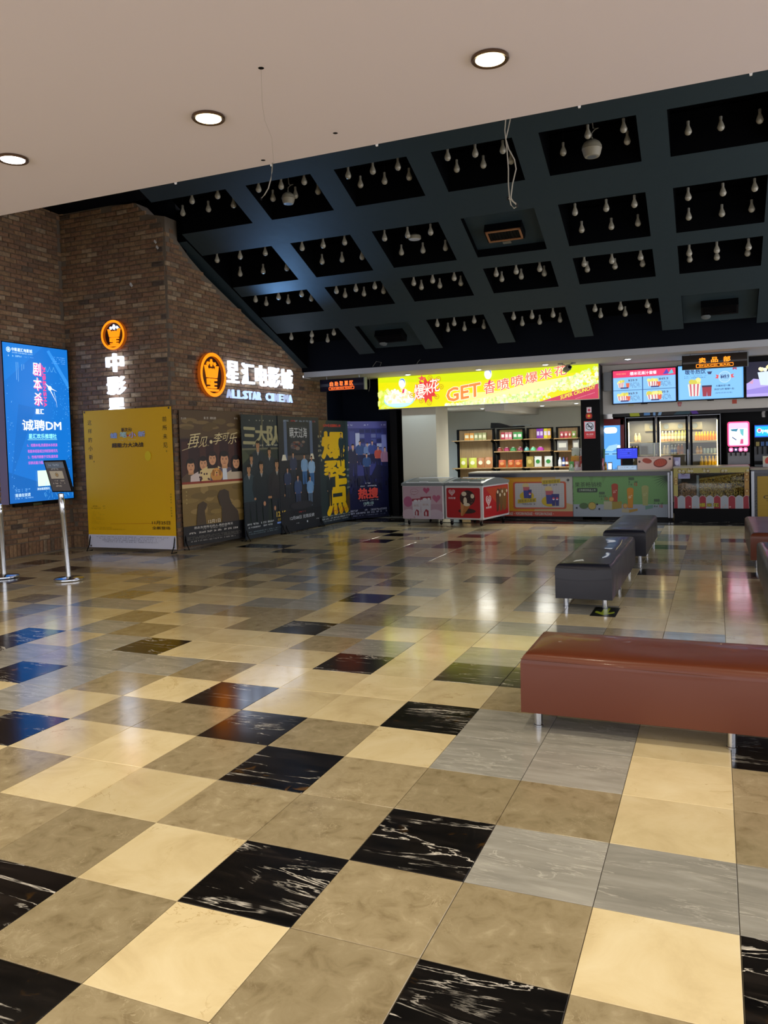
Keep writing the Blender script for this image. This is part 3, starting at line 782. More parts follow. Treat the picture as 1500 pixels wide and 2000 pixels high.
b2 = bench(-.09, .42, 5.14, 7.4, .42, LK, 'black leather bench on chrome legs, standing over the arrow sticker', [(-.01, 5.24), (.345, 5.22), (-.01, 6.27), (.35, 6.27), (-.01, 7.3), (.35, 7.3)], 2)
bench(-.02, .49, 8.0, 10.1, .42, LK, 'far black leather bench beyond the first, nearest the counter', [(.05, 8.1), (.41, 8.1), (.05, 9.05), (.43, 8.9), (.05, 10.0), (.43, 10.0)], 3)
bench(1.66, 2.16, 7.9, 9.98, .42, LB, 'brown leather bench at the right edge, near the counter', [(1.73, 8.0), (2.09, 8.0), (1.73, 9.88), (2.09, 9.88)], 4)
bench(1.69, 2.2, 4.95, 7.12, .42, LK, 'black leather bench cut off by the right edge of the picture', [(1.76, 5.05), (2.12, 5.05), (1.76, 7.02), (2.12, 7.02)], 5)
for y in (6.2,):
    crease(b2, [(-.16 - .0, y - 6.27, .424), (0, y - 6.29, .4255), (.14, y - 6.28, .424)], LK)

# arrow sticker on the floor
t = thing('floor_sticker', 'square black floor sticker with yellow-green arrow under the black bench', 'sticker', (.36, 5.11, .0008))
MB().box(-.11, .11, -.2, .2, 0, .0012, mat('sticker_black', '#101412', .35)).build('vinyl', t)
m = mat('sticker_lime', '#93a325', .4)
MB().add([(-.03, .16, .0016), (.03, .16, .0016), (.03, -.04, .0016), (.08, .02, .0016), (.085, -.05, .0016), (0, -.15, .0016), (-.085, -.05, .0016), (-.08, .02, .0016), (-.03, -.04, .0016)], [list(range(9))], m).build('arrow', t)

#@@PART2@@
# ------------------------------------------------------------------ light box on the left wall
def letter3d(ch, parent, x, z, w_, h_, d, m, name='letter', bold=.02, y=0.0):
    vs, fs, x0, y0, tw, th = text_data(ch, bold, .1)
    out = [(x + (v.x - x0) / tw * w_, y - (v.z + .1) / .2 * d, z + (v.y - y0) / th * h_) for v in vs]
    return MB().add(out, fs, m).build(name, parent)

XB = XL + .17
a = at_x(2, 665, XB); b = at_x(131, 683, XB); c = at_x(18, 982, XB); d = at_x(146, 977, XB)
y0, y1 = (a.y + c.y) / 2, (b.y + d.y) / 2; z0, z1 = (c.z + d.z) / 2, (a.z + b.z) / 2
t = thing('light_box', 'tall glowing blue light box poster on the left brick wall', 'light box', (XB, y0, z0), R(90))
W_, H_ = y1 - y0, z1 - z0
MB().box(0, W_, .002, .17, 0, H_, mat('box_frame', '#9c98c8', .4)).build('housing', t)
fr = MB(); bm_ = M_BLKM
fr.box(0, W_, -.004, .004, 0, .012, bm_).box(0, W_, -.004, .004, H_ - .012, H_, bm_).box(0, .012, -.004, .004, 0, H_, bm_).box(W_ - .012, W_, -.004, .004, 0, H_, bm_)
fr.build('frame', t)
A = Art(W_, H_, 0.0); A.mk = lambda c: em(c, 1.25)
A.rect(0, 0, 1, 1, '#0f6fc8'); A.P([(0, .75), (.62, 1), (0, 1)], '#1277d0'); A.P([(0, 0), (1, 0), (1, .3), (.5, .12), (0, .2)], '#0a62b4')
A.P([(.05, .15), (.45, .6), (.2, .62)], '#0c68be'); A.P([(.66, .97), (.70, .98), (1.0, .77), (1.0, .72)], '#2f8be0')
for i in range(70):
    u, v = rnd.uniform(.68, .96), rnd.uniform(.52, .8); A.ell(u, v, .006 * rnd.uniform(.4, 1.2), c='#3f9be8', n=5)
A.ring(.09, .953, .03, .25, '#e9fbff'); A.ell(.09, .953, .016, c='#bfeaff')
A.text('中影星汇电影城', .285, .957, wd=.3, c='#eafcff', bold=.02); A.text('STAR CINEMA CITY', .29, .937, wd=.3, ht=.006, c='#c9f0ff')
A.small(.08, .29, .912, .010, '#9fd4ff', dens=.95, seed=77); A.small(.31, .45, .915, .004, '#7fc0ff')
for k in range(4): A.small(.73, .95, .935 - k * .013, .005, '#6fb6ff', seed=k)
for k, (u, l) in enumerate(((.19, .11), (.215, .12), (.27, .05), (.3, .04))): A.line(u, .88 - (k > 1) * .01, u - .002, .88 - l, .004, '#9ad2ff')
for i, ch in enumerate('剧本杀'):
    A.text(ch, .5, .845 - i * .095, wd=.125, ht=.085, c='#ff5fae', bold=.03); A.text(ch, .488, .849 - i * .095, wd=.12, ht=.082, c='#f6fbff', bold=.01)
for i, ch in enumerate('JUBENSHA'): A.text(ch, .595, .862 - i * .034, wd=.055, ht=.026, c='#ff3f8e', bold=.03, rot=-90)
A.P([(.6, .765), (.68, .738), (.79, .712), (.68, .728), (.77, .64), (.665, .725)], '#ffffff'); A.ell(.675, .731, .03, c='#eaffff', n=12)
A.line(.74, .71, .77, .64, .006, '#d8f2ff'); A.line(.77, .64, .775, .61, .004, '#d8f2ff')
for k in range(9): A.line(.6 + .02 * k, .85 + .02 * math.sin(k * 2), .63 + .02 * k, .85 + .02 * math.sin(k * 2 + 2), .003, '#7fd0ff')
A.text('星汇', .5, .578, wd=.13, c='#f6fbff', bold=.03)
A.text('诚聘DM', .53, .49, wd=.6, ht=.07, c='#f4ffff', bold=.02)
A.text('星汇欢乐推理社', .53, .42, wd=.43, ht=.032, c='#9fffff', bold=.015); A.line(.3, .398, .75, .398, .006, '#b0ffff')
for i, s in enumerate(('1、戏精本格,热爱剧本杀表演', '有剧本经验或主持经验者优先', '2、性格开朗善于交际,服务意', '识表达能力强, 热情有亲和力')):
    A.text(s, .52, .362 - i * .037, wd=.46, ht=.021, c='#e070d8', bold=.01)
A.rect(.42, .1, .61, .2, '#d8f4e0'); A.text('添加客服报名', .5, .083, wd=.19, c='#d8f4ff', bold=.01)
A.small(.09, .3, .085, .006, '#7fc0ff'); A.small(.09, .26, .074, .006, '#7fc0ff')
A.text('是谁在说谎', .19, .053, wd=.22, ht=.022, c='#d0f0ff', bold=.012); A.small(.08, .34, .03, .006, '#9fd0ff')
for i in range(46):
    u = rnd.uniform(.5, .98); v = rnd.uniform(.01, .1); A.line(u, v, u + rnd.uniform(-.03, .03), v + rnd.uniform(.005, .03), .003, '#6fc8ff')
for i in range(60):
    u = rnd.choice([rnd.uniform(.02, .1), rnd.uniform(.9, .98)]); A.ell(u, rnd.uniform(.05, .75), .004, c='#8fd0ff', n=5)
A.build('printed_face', t)
MB().box(.1, .95, .0, .05, -.05, -.005, M_BLK).build('lower_lip', t)
MB().box(.45, .62, -.002, .0, -.045, -.012, mat('green_sticker', '#3d4a30')).build('sticker', t)

# ------------------------------------------------------------------ illuminated wall signs
M_OR = em('#ff8a10', 1.5); M_ORD = mat('orange_return', '#5a2c08', .5, emit='#ff7a10', strength=.25)
M_LW = em('#d4e4ff', 3.2); M_DK = mat('emblem_back', '#2a0f0c', .5)
def emblem(parent, cx, cz, r_, m, m2):
    n = 40; vs = []; fs = []
    for i in range(n):
        a = 2 * math.pi * i / n
        for q, y in ((1, -.06), (.84, -.06), (1, 0), (.84, 0)): vs.append((cx + r_ * q * math.cos(a), y, cz + r_ * q * math.sin(a)))
    F1 = []; F2 = []
    for i in range(n):
        j = (i + 1) % n; F1.append((4 * i, 4 * j, 4 * j + 1, 4 * i + 1)); F2 += [(4 * i + 2, 4 * j + 2, 4 * j, 4 * i), (4 * i + 1, 4 * j + 1, 4 * j + 3, 4 * i + 3)]
    MB().add(vs, F1, m).add(vs, F2, M_ORD).build('emblem_ring', parent)
    MB().lathe([(r_ * .85, -.004), (r_ * .85, .0)], M_DK, c=(cx, 0, cz), n=32, axis='y').build('emblem_back', parent)
    s = r_
    k = lambda pts: [(cx + x * s, cz + z * s) for x, z in pts]
    cr = MB(); cr.prism(k([(-.36, -.12), (.36, -.12), (.5, .42), (.36, .42), (.33, .3), (.26, .22), (.17, .22), (.1, .3), (0, .2), (-.1, .3), (-.17, .22), (-.26, .22), (-.33, .3), (-.36, .42), (-.5, .42)]), -.045, 0, m)
    cr.build('crown', parent)
    st = MB()
    for x, z, q in ((0, .55, .17), (-.27, .5, .09), (.27, .5, .09)): st.prism(k([(x, z + q), (x + q * .25, z + q * .25), (x + q, z), (x + q * .25, z - q * .25), (x, z - q), (x - q * .25, z - q * .25), (x - q, z), (x - q * .25, z + q * .25)]), -.04, 0, m2)
    st.build('stars', parent)
    ba = MB()
    for x0, x1, z0_, z1_ in ((-.34, .34, -.26, -.17), (-.34, -.24, -.4, -.26), (-.34, .32, -.44, -.37), (-.06, .08, -.6, -.17), (-.32, .3, -.6, -.53), (-.46, .46, -.74, -.64)):
        ba.prism(k([(x0, z0_), (x1, z0_), (x1, z1_), (x0, z1_)]), -.045, 0, m)
    ba.build('emblem_base', parent)
XS = XR + .06
p0 = at_x(386, 733, XS); p1 = at_x(436, 735, XS); pt = at_x(411, 691, XS); pb = at_x(411, 774, XS)
t = thing('wall_sign', 'big orange and white lit cinema sign on the right brick wall', 'sign', (XS, p0.y, 2.4), R(90))
W_ = at_x(570, 740, XS).y - p0.y
emblem(t, .36, (pt.z + pb.z) / 2 - 2.4, .365, M_OR, M_OR)
tops = [(441, 463), (470, 493), (497, 519), (522, 543), (546, 568)]
for ch, (xa, xb) in zip('星汇电影城', tops):
    ya, yb = at_x(xa, 720, XS).y - p0.y, at_x(xb, 730, XS).y - p0.y
    letter3d(ch, t, ya, 2.725 - 2.4, yb - ya, .375, .05, M_LW, 'character', .012)
xs = [441.5, 452, 463, 473.5, 483, 492, 501, 518, 529, 534.5, 543, 553, 562, 570]
wds = [1, 1, 1, 1, 1, 1, 1, 1, .5, 1, .9, .9, 1]
dim = em('#a4b4d8', 1.2); lit = em('#a8c4ff', 1.6)
for i, ch in enumerate(['A', 'L', 'L', 'S', 'T', 'A', 'R', 'C', 'I', 'N', 'E', 'M', 'A']):
    x0_ = xs[i]; x1_ = (xs[i + 1] if i != 6 else 509.5) - 1.2
    if ch == 'I': x1_ = x0_ + 4
    ya, yb = at_x(x0_, 770, XS).y - p0.y, at_x(x1_, 770, XS).y - p0.y
    letter3d(ch, t, ya, .06, yb - ya, .15, .03, dim if i in (0, 9, 11) else lit, 'letter', .03)
# vertical sign on the wall facing the camera
YS = YF - .06
t = thing('wall_sign', 'vertical lit sign with round orange crown emblem above the yellow poster', 'sign', (at_y(225, 655, YS).x, YS, 2.0))
emblem(t, 0, at_y(225, 655, YS).z - 2.0, .235, M_OR, M_LW)
for ch, (x0_, x1_, ya, yb) in zip('中影星', ((211, 242, 689, 728), (213, 246, 734, 772), (215, 245, 776, 816))):
    a = at_y(x0_, yb, YS); b = at_y(x1_, ya, YS); letter3d(ch, t, a.x - t.location.x, a.z - 2.0, b.x - a.x, b.z - a.z, .05, M_LW, 'character', .03)

GAIN = 1.7
# ------------------------------------------------------------------ standing posters
def poster(name, label, A_, B_, z0, z1, draw, feet=True, base='#101418'):
    L = math.hypot(B_[0] - A_[0], B_[1] - A_[1])
    t = panel_root(name, label, 'poster', A_, B_, 0)
    H = z1 - z0
    sh = MB().box(0, L, 0, .004, z0, z1, pm(base)).build('banner_sheet', t)
    A = Art(L, H, -.0005); draw(A); o = A.build('printed_face', t); o.location.z = z0
    po = MB().tube([(L * .5, .03, .06), (L * .5, .02, z1 - .02)], .012, M_BLKM).tube([(.02, .012, z1 - .015), (L - .02, .012, z1 - .015)], .009, M_BLKM).tube([(.02, .012, z0 + .02), (L - .02, .012, z0 + .02)], .009, M_BLKM)
    po.build('stand_pole', t)
    for x in (.03, L - .03): MB().tube([(x, .02, z0 + .25), (x, -.03, .1), (x, -.09, .008), (x, .035, .008)], .009, M_BLKM, 5).build('foot', t)
    return t
def draw_yellow(A):
    Y = '#e6b408'; A.rect(0, 0, 1, 1, Y); A.rect(0, 0, 1, .095, '#b9bccb')
    A.P([(.9, .3), (.93, .3), (.99, .6), (.985, .9), (.955, .9)], '#bd9207')
    for i, ch in enumerate('这样的小新'): A.text(ch, .07, .915 - i * .063, ht=.036, c='#1c1608', bold=.006)
    A.text(',', .105, .628, ht=.014, c='#1c1608')
    for i, ch in enumerate('前所未见'): A.text(ch, .925, .915 - i * .061, ht=.036, c='#1c1608', bold=.006)
    A.ring(.935, .69, .007, .4, '#1c1608')
    A.text('新次元!', .5, .852, wd=.12, c='#2a2010', bold=.03)
    for i, ch in enumerate('蜡笔小新'):
        u = (.35, .46, .565, .67)[i]; A.text(ch, u, .813 + (.004 if i % 2 else 0), wd=.085, ht=.042, c='#4a4058', bold=.07); A.text(ch, u, .813 + (.004 if i % 2 else 0), wd=.08, ht=.04, c=('#a8c0e8', '#b8d8c8', '#c8b0d8', '#a8b8e0')[i], bold=.025)
    A.ell(.512, .81, .009, c='#c03020', n=8)
    A.small(.42, .62, .775, .006, '#d8d0a0'); A.text('超能力大决战', .505, .742, wd=.36, ht=.034, c='#241c10', bold=.03)
    A.ell(.73, .66, .035, .035, '#c8b010', 16)
    A.line(.27, .175, .8, .182, .006, '#8f5d08')
    A.small(.05, .22, .30, .007, '#6a5208', seed=2); A.small(.05, .22, .285, .007, '#6a5208', seed=3)
    for k in range(9): A.small(.05, .11 + .05 * (k % 3), .262 - k * .011, .005, '#8a6c08', seed=k)
    A.small(.05, .3, .145, .005, '#7a5e08', seed=21); A.small(.05, .45, .133, .005, '#7a5e08', seed=22)
    A.vtext('扫码关注 新的惊喜', .965, .388, .019, .011, '#2a2008')
    A.text('11月25日', .845, .187, wd=.2, ht=.026, c='#2a1a08', bold=.012); A.text('全新登场', .845, .15, wd=.2, ht=.022, c='#2a1a08', bold=.012)
    for k in range(4): A.small(.1 + .03 * k, .93 - .04 * k, .078 - k * .012, .006, '#55586a', dens=.6, seed=k + 40)
    for u, v in ((.02, .99), (.98, .99), (.03, .012), (.975, .015)): A.ell(u, v, .009, c='#2b2a26', n=10)
ya = YF - .22
a, b, c, d = at_y(164, 799, ya), at_y(334, 798, ya), at_y(173, 1075, ya), at_y(345, 1070, ya)
GAIN = 2.6
poster('yellow_poster', 'yellow standing poster with white foot strip in front of brick corner', ((a.x + c.x) / 2, ya + .0), ((b.x + d.x) / 2, ya), .06, (a.z + b.z) / 2, draw_yellow, base='#c79a08')

GAIN = 1.7
def draw_p1(A):
    A.rect(0, 0, 1, 1, '#3a2c1c'); A.rect(0, .80, 1, 1, '#4a3820')
    for k in range(14): A.ell(rnd.uniform(.1, .9), rnd.uniform(.83, .93), rnd.uniform(.05, .13), rnd.uniform(.012, .03), rnd.choice(['#5a4828', '#6a5632', '#524020']), 14)
    A.rect(0, .47, 1, .79, '#2a1512'); 
    for u in (.02, .3, .53, .78, .95): A.rect(u, .5, u + .1, .77, '#3b1f16')
    A.rect(0, .14, 1, .44, '#6a5528')
    for k in range(26): A.ell(rnd.uniform(.05, .95), rnd.uniform(.2, .42), rnd.uniform(.06, .16), rnd.uniform(.015, .04), rnd.choice(['#75602f', '#5f4c24', '#80693a']), 14)
    A.rect(0, 0, 1, .145, '#0a090b')
    def bust(u, v, s, hair, coat, long=False):
        k = A.H / A.W; x = s * k
        A.P([(u - .13 * x, .46), (u + .13 * x, .46), (u + .125 * x, v - .085 * s), (u + .04 * x, v - .05 * s), (u - .04 * x, v - .05 * s), (u - .125 * x, v - .085 * s)], coat)
        A.rect(u - .025 * x, v - .06 * s, u + .025 * x, v - .03 * s, '#a87850'); A.head(u, v, .095 * s, '#b88660', hair, long)
    bust(.15, .585, 1.0, '#17100c', '#4a3826'); bust(.35, .60, 1.0, '#1a100c', '#b8a8a0', True); bust(.5, .635, 1, '#241410', '#c8b078', True); bust(.7, .625, 1.15, '#15100c', '#4c4250'); bust(.9, .60, 1, '#140e0c', '#a89880', True)
    A.P([(.66, .47), (.74, .47), (.73, .56), (.66, .56)], '#c8ccd0')
    for k in range(12): A.ell(.35 + rnd.uniform(-.09, .09), rnd.uniform(.47, .54), .014, .008, '#3a1c24', 7)
    A.ell(.56, .51, .10, .05, '#b07a38', 16); A.ell(.56, .535, .06, .032, '#bc8440', 14); A.ell(.505, .53, .022, .026, '#8c5824', 10); A.ell(.615, .53, .022, .026, '#8c5824', 10); A.ell(.56, .525, .03, .015, '#d0a060', 10); A.ell(.56, .53, .012, .006, '#1c100c', 8); A.ell(.56, .512, .012, .01, '#a85048', 8)
    for q in (-.024, .024): A.ell(.56 + q, .545, .006, .004, '#1c100c', 6)
    A.rect(0, .455, 1, .472, '#7a2c18'); A.P([(0, .425), (1, .44), (1, .455), (0, .455)], '#b09868')
    A.P([(.2, .145), (.22, .25), (.24, .3), (.32, .32), (.38, .3), (.37, .27), (.34, .25), (.36, .145)], '#3a2c18')
    A.P([(.62, .145), (.62, .26), (.58, .3), (.56, .35), (.6, .39), (.68, .40), (.75, .38), (.76, .33), (.8, .28), (.9, .22), (.92, .145)], '#33271a')
    c = '#e0cf98'
    for ch, u, v, h in (('再', .21, .775, .1), ('见', .36, .765, .075), ('李', .60, .79, .085), ('可', .73, .80, .06), ('乐', .86, .79, .085)): A.text(ch, u, v, ht=h, c=c, shear=.35, bold=-.005, up=.1)
    A.line(.02, .705, .25, .74, .008, c); A.ell(.485, .765, .024, c=c, n=12); A.small(.22, .45, .735, .006, '#a08a58')
    A.text('王小列', .06, .94, wd=.08, c='#b8b0a0'); A.text('吴 京  谭松韵', .48, .945, wd=.2, c='#b8b0a0'); A.text('蒋 龙', .92, .945, wd=.06, c='#b8b0a0')
    A.text('12月1日', .49, .163, wd=.2, ht=.028, c='#e8dcc0', bold=.01)
    A.text('愿此生想再见的人,真的会再见', .48, .128, wd=.64, ht=.018, c='#d8d4cc')
    A.small(.3, .7, .11, .006, '#a09c94'); A.small(.08, .9, .085, .012, '#c8c4bc', seed=5)
    for k in range(3): A.small(.05, .95, .06 - k * .009, .005, '#6a665e', seed=k + 8)
    A.small(.1, .9, .025, .009, '#8a8680', seed=33)
    A.vtext('李安北大', .06, .4, .028, .012, '#c0a868')
def draw_p2(A):
    A.rect(0, 0, 1, 1, '#13202a'); A.P([(0, .72), (.98, .72), (.98, .05), (.06, .02)], '#1b2724'); A.P([(.0, .6), (.35, .72), (0, .72)], '#38402f')
    A.P([(.03, .72), (.45, .56), (.45, .72)], '#2b3328'); A.rect(.0, .715, .98, .73, '#5a5a48'); A.rect(.47, .73, .5, 1, '#4a4a3c')
    for k in range(9): A.small(.1 + .08 * k, .13 + .08 * k, .95, .008, '#b8b8a8', seed=k)
    for ch, u, v, w_, h_ in (('三', .18, .83, .3, .14), ('大', .46, .84, .3, .15), ('队', .77, .83, .36, .17)): A.text(ch, u, v, wd=w_, ht=h_, c='#8d8866', bold=.035, up=-.03)
    A.small(.25, .85, .745, .011, '#b8b8a8', seed=3)
    for u, v, h, ck in ((.36, .27, .52, '#18242c'), (.20, .23, .45, '#152028'), (.63, .27, .46, '#17222a'), (.13, .08, .52, '#22343c'), (.42, .07, .55, '#101c24'), (.80, .06, .57, '#1c1c22')):
        A.person(u, v, h, ck, '#96704f', '#12100f', '#141e26', 1.35)
    A.ell(.47, .27, .03, .02, '#a4785a', 8); A.ell(.72, .22, .025, .02, '#a4785a', 8)
    A.P([(0, 0), (1, 0), (1, .08), (0, .12)], '#111c26')
    A.small(.05, .7, .11, .014, '#b0b8bc', seed=12); A.small(.06, .65, .085, .012, '#b0b8bc', seed=13)
    A.text('12.15', .87, .165, wd=.24, ht=.045, c='#b59a3c', bold=.03); A.text('全国上映', .87, .12, wd=.2, ht=.025, c='#8a7838', bold=.02)
    A.rect(.76, .085, .99, .1, '#5a78b8'); A.small(.08, .9, .05, .008, '#6a8088', seed=4); A.small(.08, .8, .035, .006, '#6a8088', seed=14)
def draw_p3(A):
    A.rect(0, 0, 1, 1, '#171c24'); A.rect(.13, .62, .2, .97, '#4a5870'); A.rect(.76, .62, .83, .97, '#4a5870'); A.rect(.26, .68, .70, .92, '#20262e')
    A.text('瞒天过海', .48, .86, wd=.42, ht=.09, c='#b8bcc0', bold=-.005)
    for k in range(14): A.ell(.48 + rnd.uniform(-.18, .18), rnd.uniform(.72, .79), rnd.uniform(.03, .06), rnd.uniform(.008, .02), rnd.choice(['#5a3028', '#46424a', '#6a5a50']), 10)
    A.small(.08, .93, .955, .014, '#7888a0', seed=2); A.small(.3, .45, .955, .014, '#a03030', seed=5); A.small(.8, .93, .955, .014, '#a03030', seed=6)
    A.rect(.2, .62, .75, .66, '#403a38')
    for u, s in ((.12, '#c8c4b0'), (.8, '#c8c4b0')): A.P([(u - .06, .62), (u + .06, .62), (u + .03, .67), (u - .03, .67)], s)
    for u, v, h, ck, lg in ((.33, .42, .27, '#28324a', '#1c2430'), (.6, .40, .27, '#6a8cb0', '#2c5484'), (.78, .38, .27, '#7898b8', '#2c5484'), (.18, .30, .26, '#22304c', '#1c2430'), (.42, .2, .29, '#283c60', '#243048'), (.72, .2, .27, '#5a80a8', '#3c4c60')):
        A.person(u, v, h, ck, '#a87c60', '#14100f', lg, 1.25)
    A.ell(.5, .22, .28, .035, '#22242c'); A.P([(0, 0), (1, 0), (1, .18), (0, .18)], '#12171f')
    A.text('12月08日 无限反转', .5, .115, wd=.6, ht=.032, c='#a8b0b8'); A.small(.42, .58, .155, .008, '#c03a30', seed=1)
    A.small(.35, .45, .06, .008, '#a8b0b8'); A.ell(.62, .065, .015, c='#a8b0b8', n=8); A.small(.85, .95, .07, .008, '#a8b0b8')
def draw_p4(A):
    A.rect(0, 0, 1, 1, '#1d2a2e'); A.P([(0, .75), (.3, 1), (0, 1)], '#4a3a20'); A.rect(.85, 0, 1, 1, '#24383c')
    A.P([(.62, .1), (1, .1), (.98, .35), (.75, .2)], '#4c3c1c'); A.text('12月9日全国震撼上映', .45, .95, wd=.5, ht=.028, c='#c03a28', bold=.01)
    Yc = '#d9b010'
    for ch, u, v, w_, h_ in (('爆', .47, .76, .68, .27), ('裂', .50, .53, .64, .17), ('点', .55, .27, .64, .40)): A.text(ch, u, v, wd=w_, ht=h_, c=Yc, bold=.045)
    for u in (.36, .5, .62, .74): A.line(u, .19, u + (u - .55) * .3, .13, .03, Yc)
    A.person(.70, .60, .28, '#1a2c30', '#a07858', '#141010', '#16242a', 1.1); A.person(.33, .17, .33, '#1a2428', '#a07858', '#4a3020', '#1a2020', 1.0)
    for k in range(7): A.small(.04, .15, .88 - k * .045, .02, '#a8a480', seed=k)
    for k in range(4): A.small(.84, .95, .5 - k * .06, .018, '#8a9088', seed=k + 9)
    for k in range(9): A.line(.38 + k * .05, .1 + .02 * math.sin(k * 2), .44 + k * .05, .14 + .02 * math.cos(k * 3), .012, '#a8321c')
    A.rect(0, 0, 1, .06, '#16202a'); A.small(.05, .9, .07, .01, '#98a0a4', seed=3); A.small(.05, .95, .045, .014, '#98a0a4', seed=31); A.small(.15, .85, .025, .009, '#98a0a4', seed=32)
def draw_p5(A):
    A.rect(0, 0, 1, 1, '#141838'); A.rect(0, .44, 1, 1, '#2c3068'); A.rect(0, .93, 1, 1, '#4a4c88')
    for i in range(5):
        for j in range(4):
            if rnd.random() < .85: A.rect(.32 + j * .14, .68 + i * .05, .32 + j * .14 + .12, .68 + i * .05 + .038, rnd.choice(['#5a6088', '#20244c', '#8a90a8', '#3c4478']))
    A.rect(.22, .7, .32, .88, '#9aa0b8'); A.rect(.08, .72, .2, .9, '#3a4078'); A.rect(.86, .66, .98, .86, '#6a70a0')
    A.rect(.26, .58, 1, .66, '#171a3c')
    for u, v, h, ck in ((.03, .44, .32, '#1c2040'), (.15, .43, .34, '#181a34'), (.32, .55, .25, '#28406c'), (.5, .56, .22, '#5a7098'), (.62, .56, .24, '#2c3c74'), (.76, .52, .22, '#a04438'), (.93, .46, .27, '#8a6478'), (.47, .43, .24, '#24406c')):
        A.person(u, v, h, ck, '#b88c74', '#120e14', '#14183a', 1.3)
    A.P([(.4, .4), (1, .4), (1, .52), (.72, .55), (.55, .42)], '#0e1230')
    for k in range(30): A.rect(*(lambda u, v: (u, v, u + .05, v + rnd.uniform(.02, .07)))(rnd.uniform(0, .95), rnd.uniform(.24, .42)), rnd.choice(['#10143a', '#181e4c', '#0c0e26']))
    A.small(.42, .56, .355, .012, '#d8dce8'); A.small(.3, .7, .325, .012, '#d8dce8', seed=4)
    A.text('热搜', .48, .255, wd=.5, ht=.115, c='#e05048', bold=.05); A.small(.27, .75, .18, .008, '#e8e8f0', seed=3)
    A.text('12月1日', .48, .153, wd=.24, ht=.028, c='#c8f0f0', bold=.03); A.small(.36, .6, .125, .01, '#c8d0e8', seed=7)
    A.rect(0, 0, 1, .1, '#0c1028'); A.small(.04, .96, .075, .018, '#9aa0b8', seed=9); A.small(.04, .96, .05, .016, '#9aa0b8', seed=19); A.small(.1, .9, .028, .008, '#7880a0', seed=29)
    for u in (.03, .42, .85): A.small(u, u + .12, .955, .014, '#c8d0e8', seed=int(u * 50))
P5 = [((-6.45, 8.04), (-6.15, 9.3), .06, 2.21, draw_p1, 'brown family comedy film poster, largest and leftmost against the brick'),
      ((-6.08, 9.22), (-5.99, 10.46), .03, 2.16, draw_p2, 'dark film poster of six men in black, second against the brick'),
      ((-5.99, 10.28), (-5.91, 11.72), .02, 2.15, draw_p3, 'narrow dark film poster with police group between two table lamps'),
      ((-5.92, 11.62), (-5.83, 13.02), .02, 2.1, draw_p4, 'dark green film poster with huge yellow title characters'),
      ((-5.86, 12.86), (-5.33, 13.82), .02, 2.09, draw_p5, 'blue-violet film poster with red title, rightmost of the row')]
for A_, B_, z0, z1, fn, lab in P5:
    poster('film_poster', lab, A_, B_, z0, z1, fn)

# ------------------------------------------------------------------ stanchions
def stanchion(x, y, top, lab, lean, sign):
    t = thing('stanchion', lab, 'stanchion', (x, y, 0))
    MB().lathe([(.001, .004), (.18, .004), (.182, .012), (.18, .026), (.17, .034), (.06, .042), (.03, .05), (.001, .05)], M_CHROME, n=36).build('base', t, True)
    s = MB(); s.lathe([(.031, .04), (.031, .82), (.036, .83), (.036, top - .06), (.031, top - .05), (.034, top - .02), (.034, top), (.01, top + .012)], M_CHROME, n=22)
    s.v = [(a + lean * c, b, c) for a, b, c in s.v]; s.build('post', t, True)
    if sign:
        o = MB().box(-.17, .17, -.014, .014, top + .02, top + .42, M_BLK, .006); o.v = [(a + lean * c, b - .25 * (c - top - .2), c) for a, b, c in o.v]; f = o.build('sign_frame', t)
        A = Art(.3, .37, -.015)
        A.rect(0, 0, 1, 1, '#4c4a50'); A.rect(.03, .78, .97, .97, '#5a6a80'); A.small(.15, .85, .85, .06, '#98a8c0', seed=3); A.small(.25, .75, .72, .06, '#98a0a8', seed=5)
        A.rect(.12, .42, .82, .68, '#a8a498'); A.ring(.47, .55, .09, .3, '#6a5a40'); A.ell(.47, .55, .045, c='#8a6a30', n=10)
        for k in range(3): A.small(.15, .9 - .05 * k, .33 - k * .09, .04, '#c8c4bc', seed=k)
        A.v = [(a - .15 + lean * (c + top + .035), b - .003 - .25 * (c - .165), c + top + .035) for a, b, c in A.v]; A.build('sign_sheet', t)
    return t
stanchion(-6.16, 5.33, 1.08, 'steel queue post leaning, with black framed notice, before light box', -.062, True)
stanchion(-7.2, 5.28, .95, 'steel queue post without a notice at the left picture edge', -.02, False)
t = thing('queue_belt', 'black retractable belt running left from the steel queue post', 'belt', (-7.2, 5.28, .9))
MB().box(-1.6, -.03, -.003, .003, -.03, .02, M_BLK).build('webbing', t); MB().box(-.035, .0, -.02, .02, -.04, .03, M_BLK, .004).build('belt_clip', t)

GAIN = 1.0
# ------------------------------------------------------------------ banner over the shop
YB = 13.42
x0, x1 = -5.33, -.75; z0, z1 = 2.335, 3.0
t = thing('shop_banner', 'long glowing yellow popcorn banner over the snack shop', 'banner', (x0, YB, z0))
W_, H_ = x1 - x0, z1 - z0
MB().box(0, W_, .002, .09, 0, H_ - .002, mat('banner_box', '#b9b8b0', .5)).build('housing', t)
A = Art(W_, H_, 0.0); A.mk = lambda c: em(c, 1.25)
A.rect(0, 0, 1, 1, '#e2dc08'); A.P([(.0, 1), (1, 1), (1, .8), (.45, .72), (0, .85)], '#cddc00'); A.P([(.35, .0), (.72, .0), (.95, .75), (.7, .55), (.5, .25)], '#fff3a0'); A.P([(.38, .35), (.62, .4), (.45, .15), (.36, .12)], '#fff08a')
pc = ['#f0f8c0', '#e4f0a0', '#cce890', '#f4f4a8', '#c4e088', '#fbffe0', '#d8e070']; pr_ = random.Random(4)
for i in range(230):
    u = pr_.uniform(.33, .8); v = pr_.uniform(-.02, .04 + .34 * max(0, (u - .33) / .47) ** 1.2); A.pop(u, v, .008, pc, pr_)
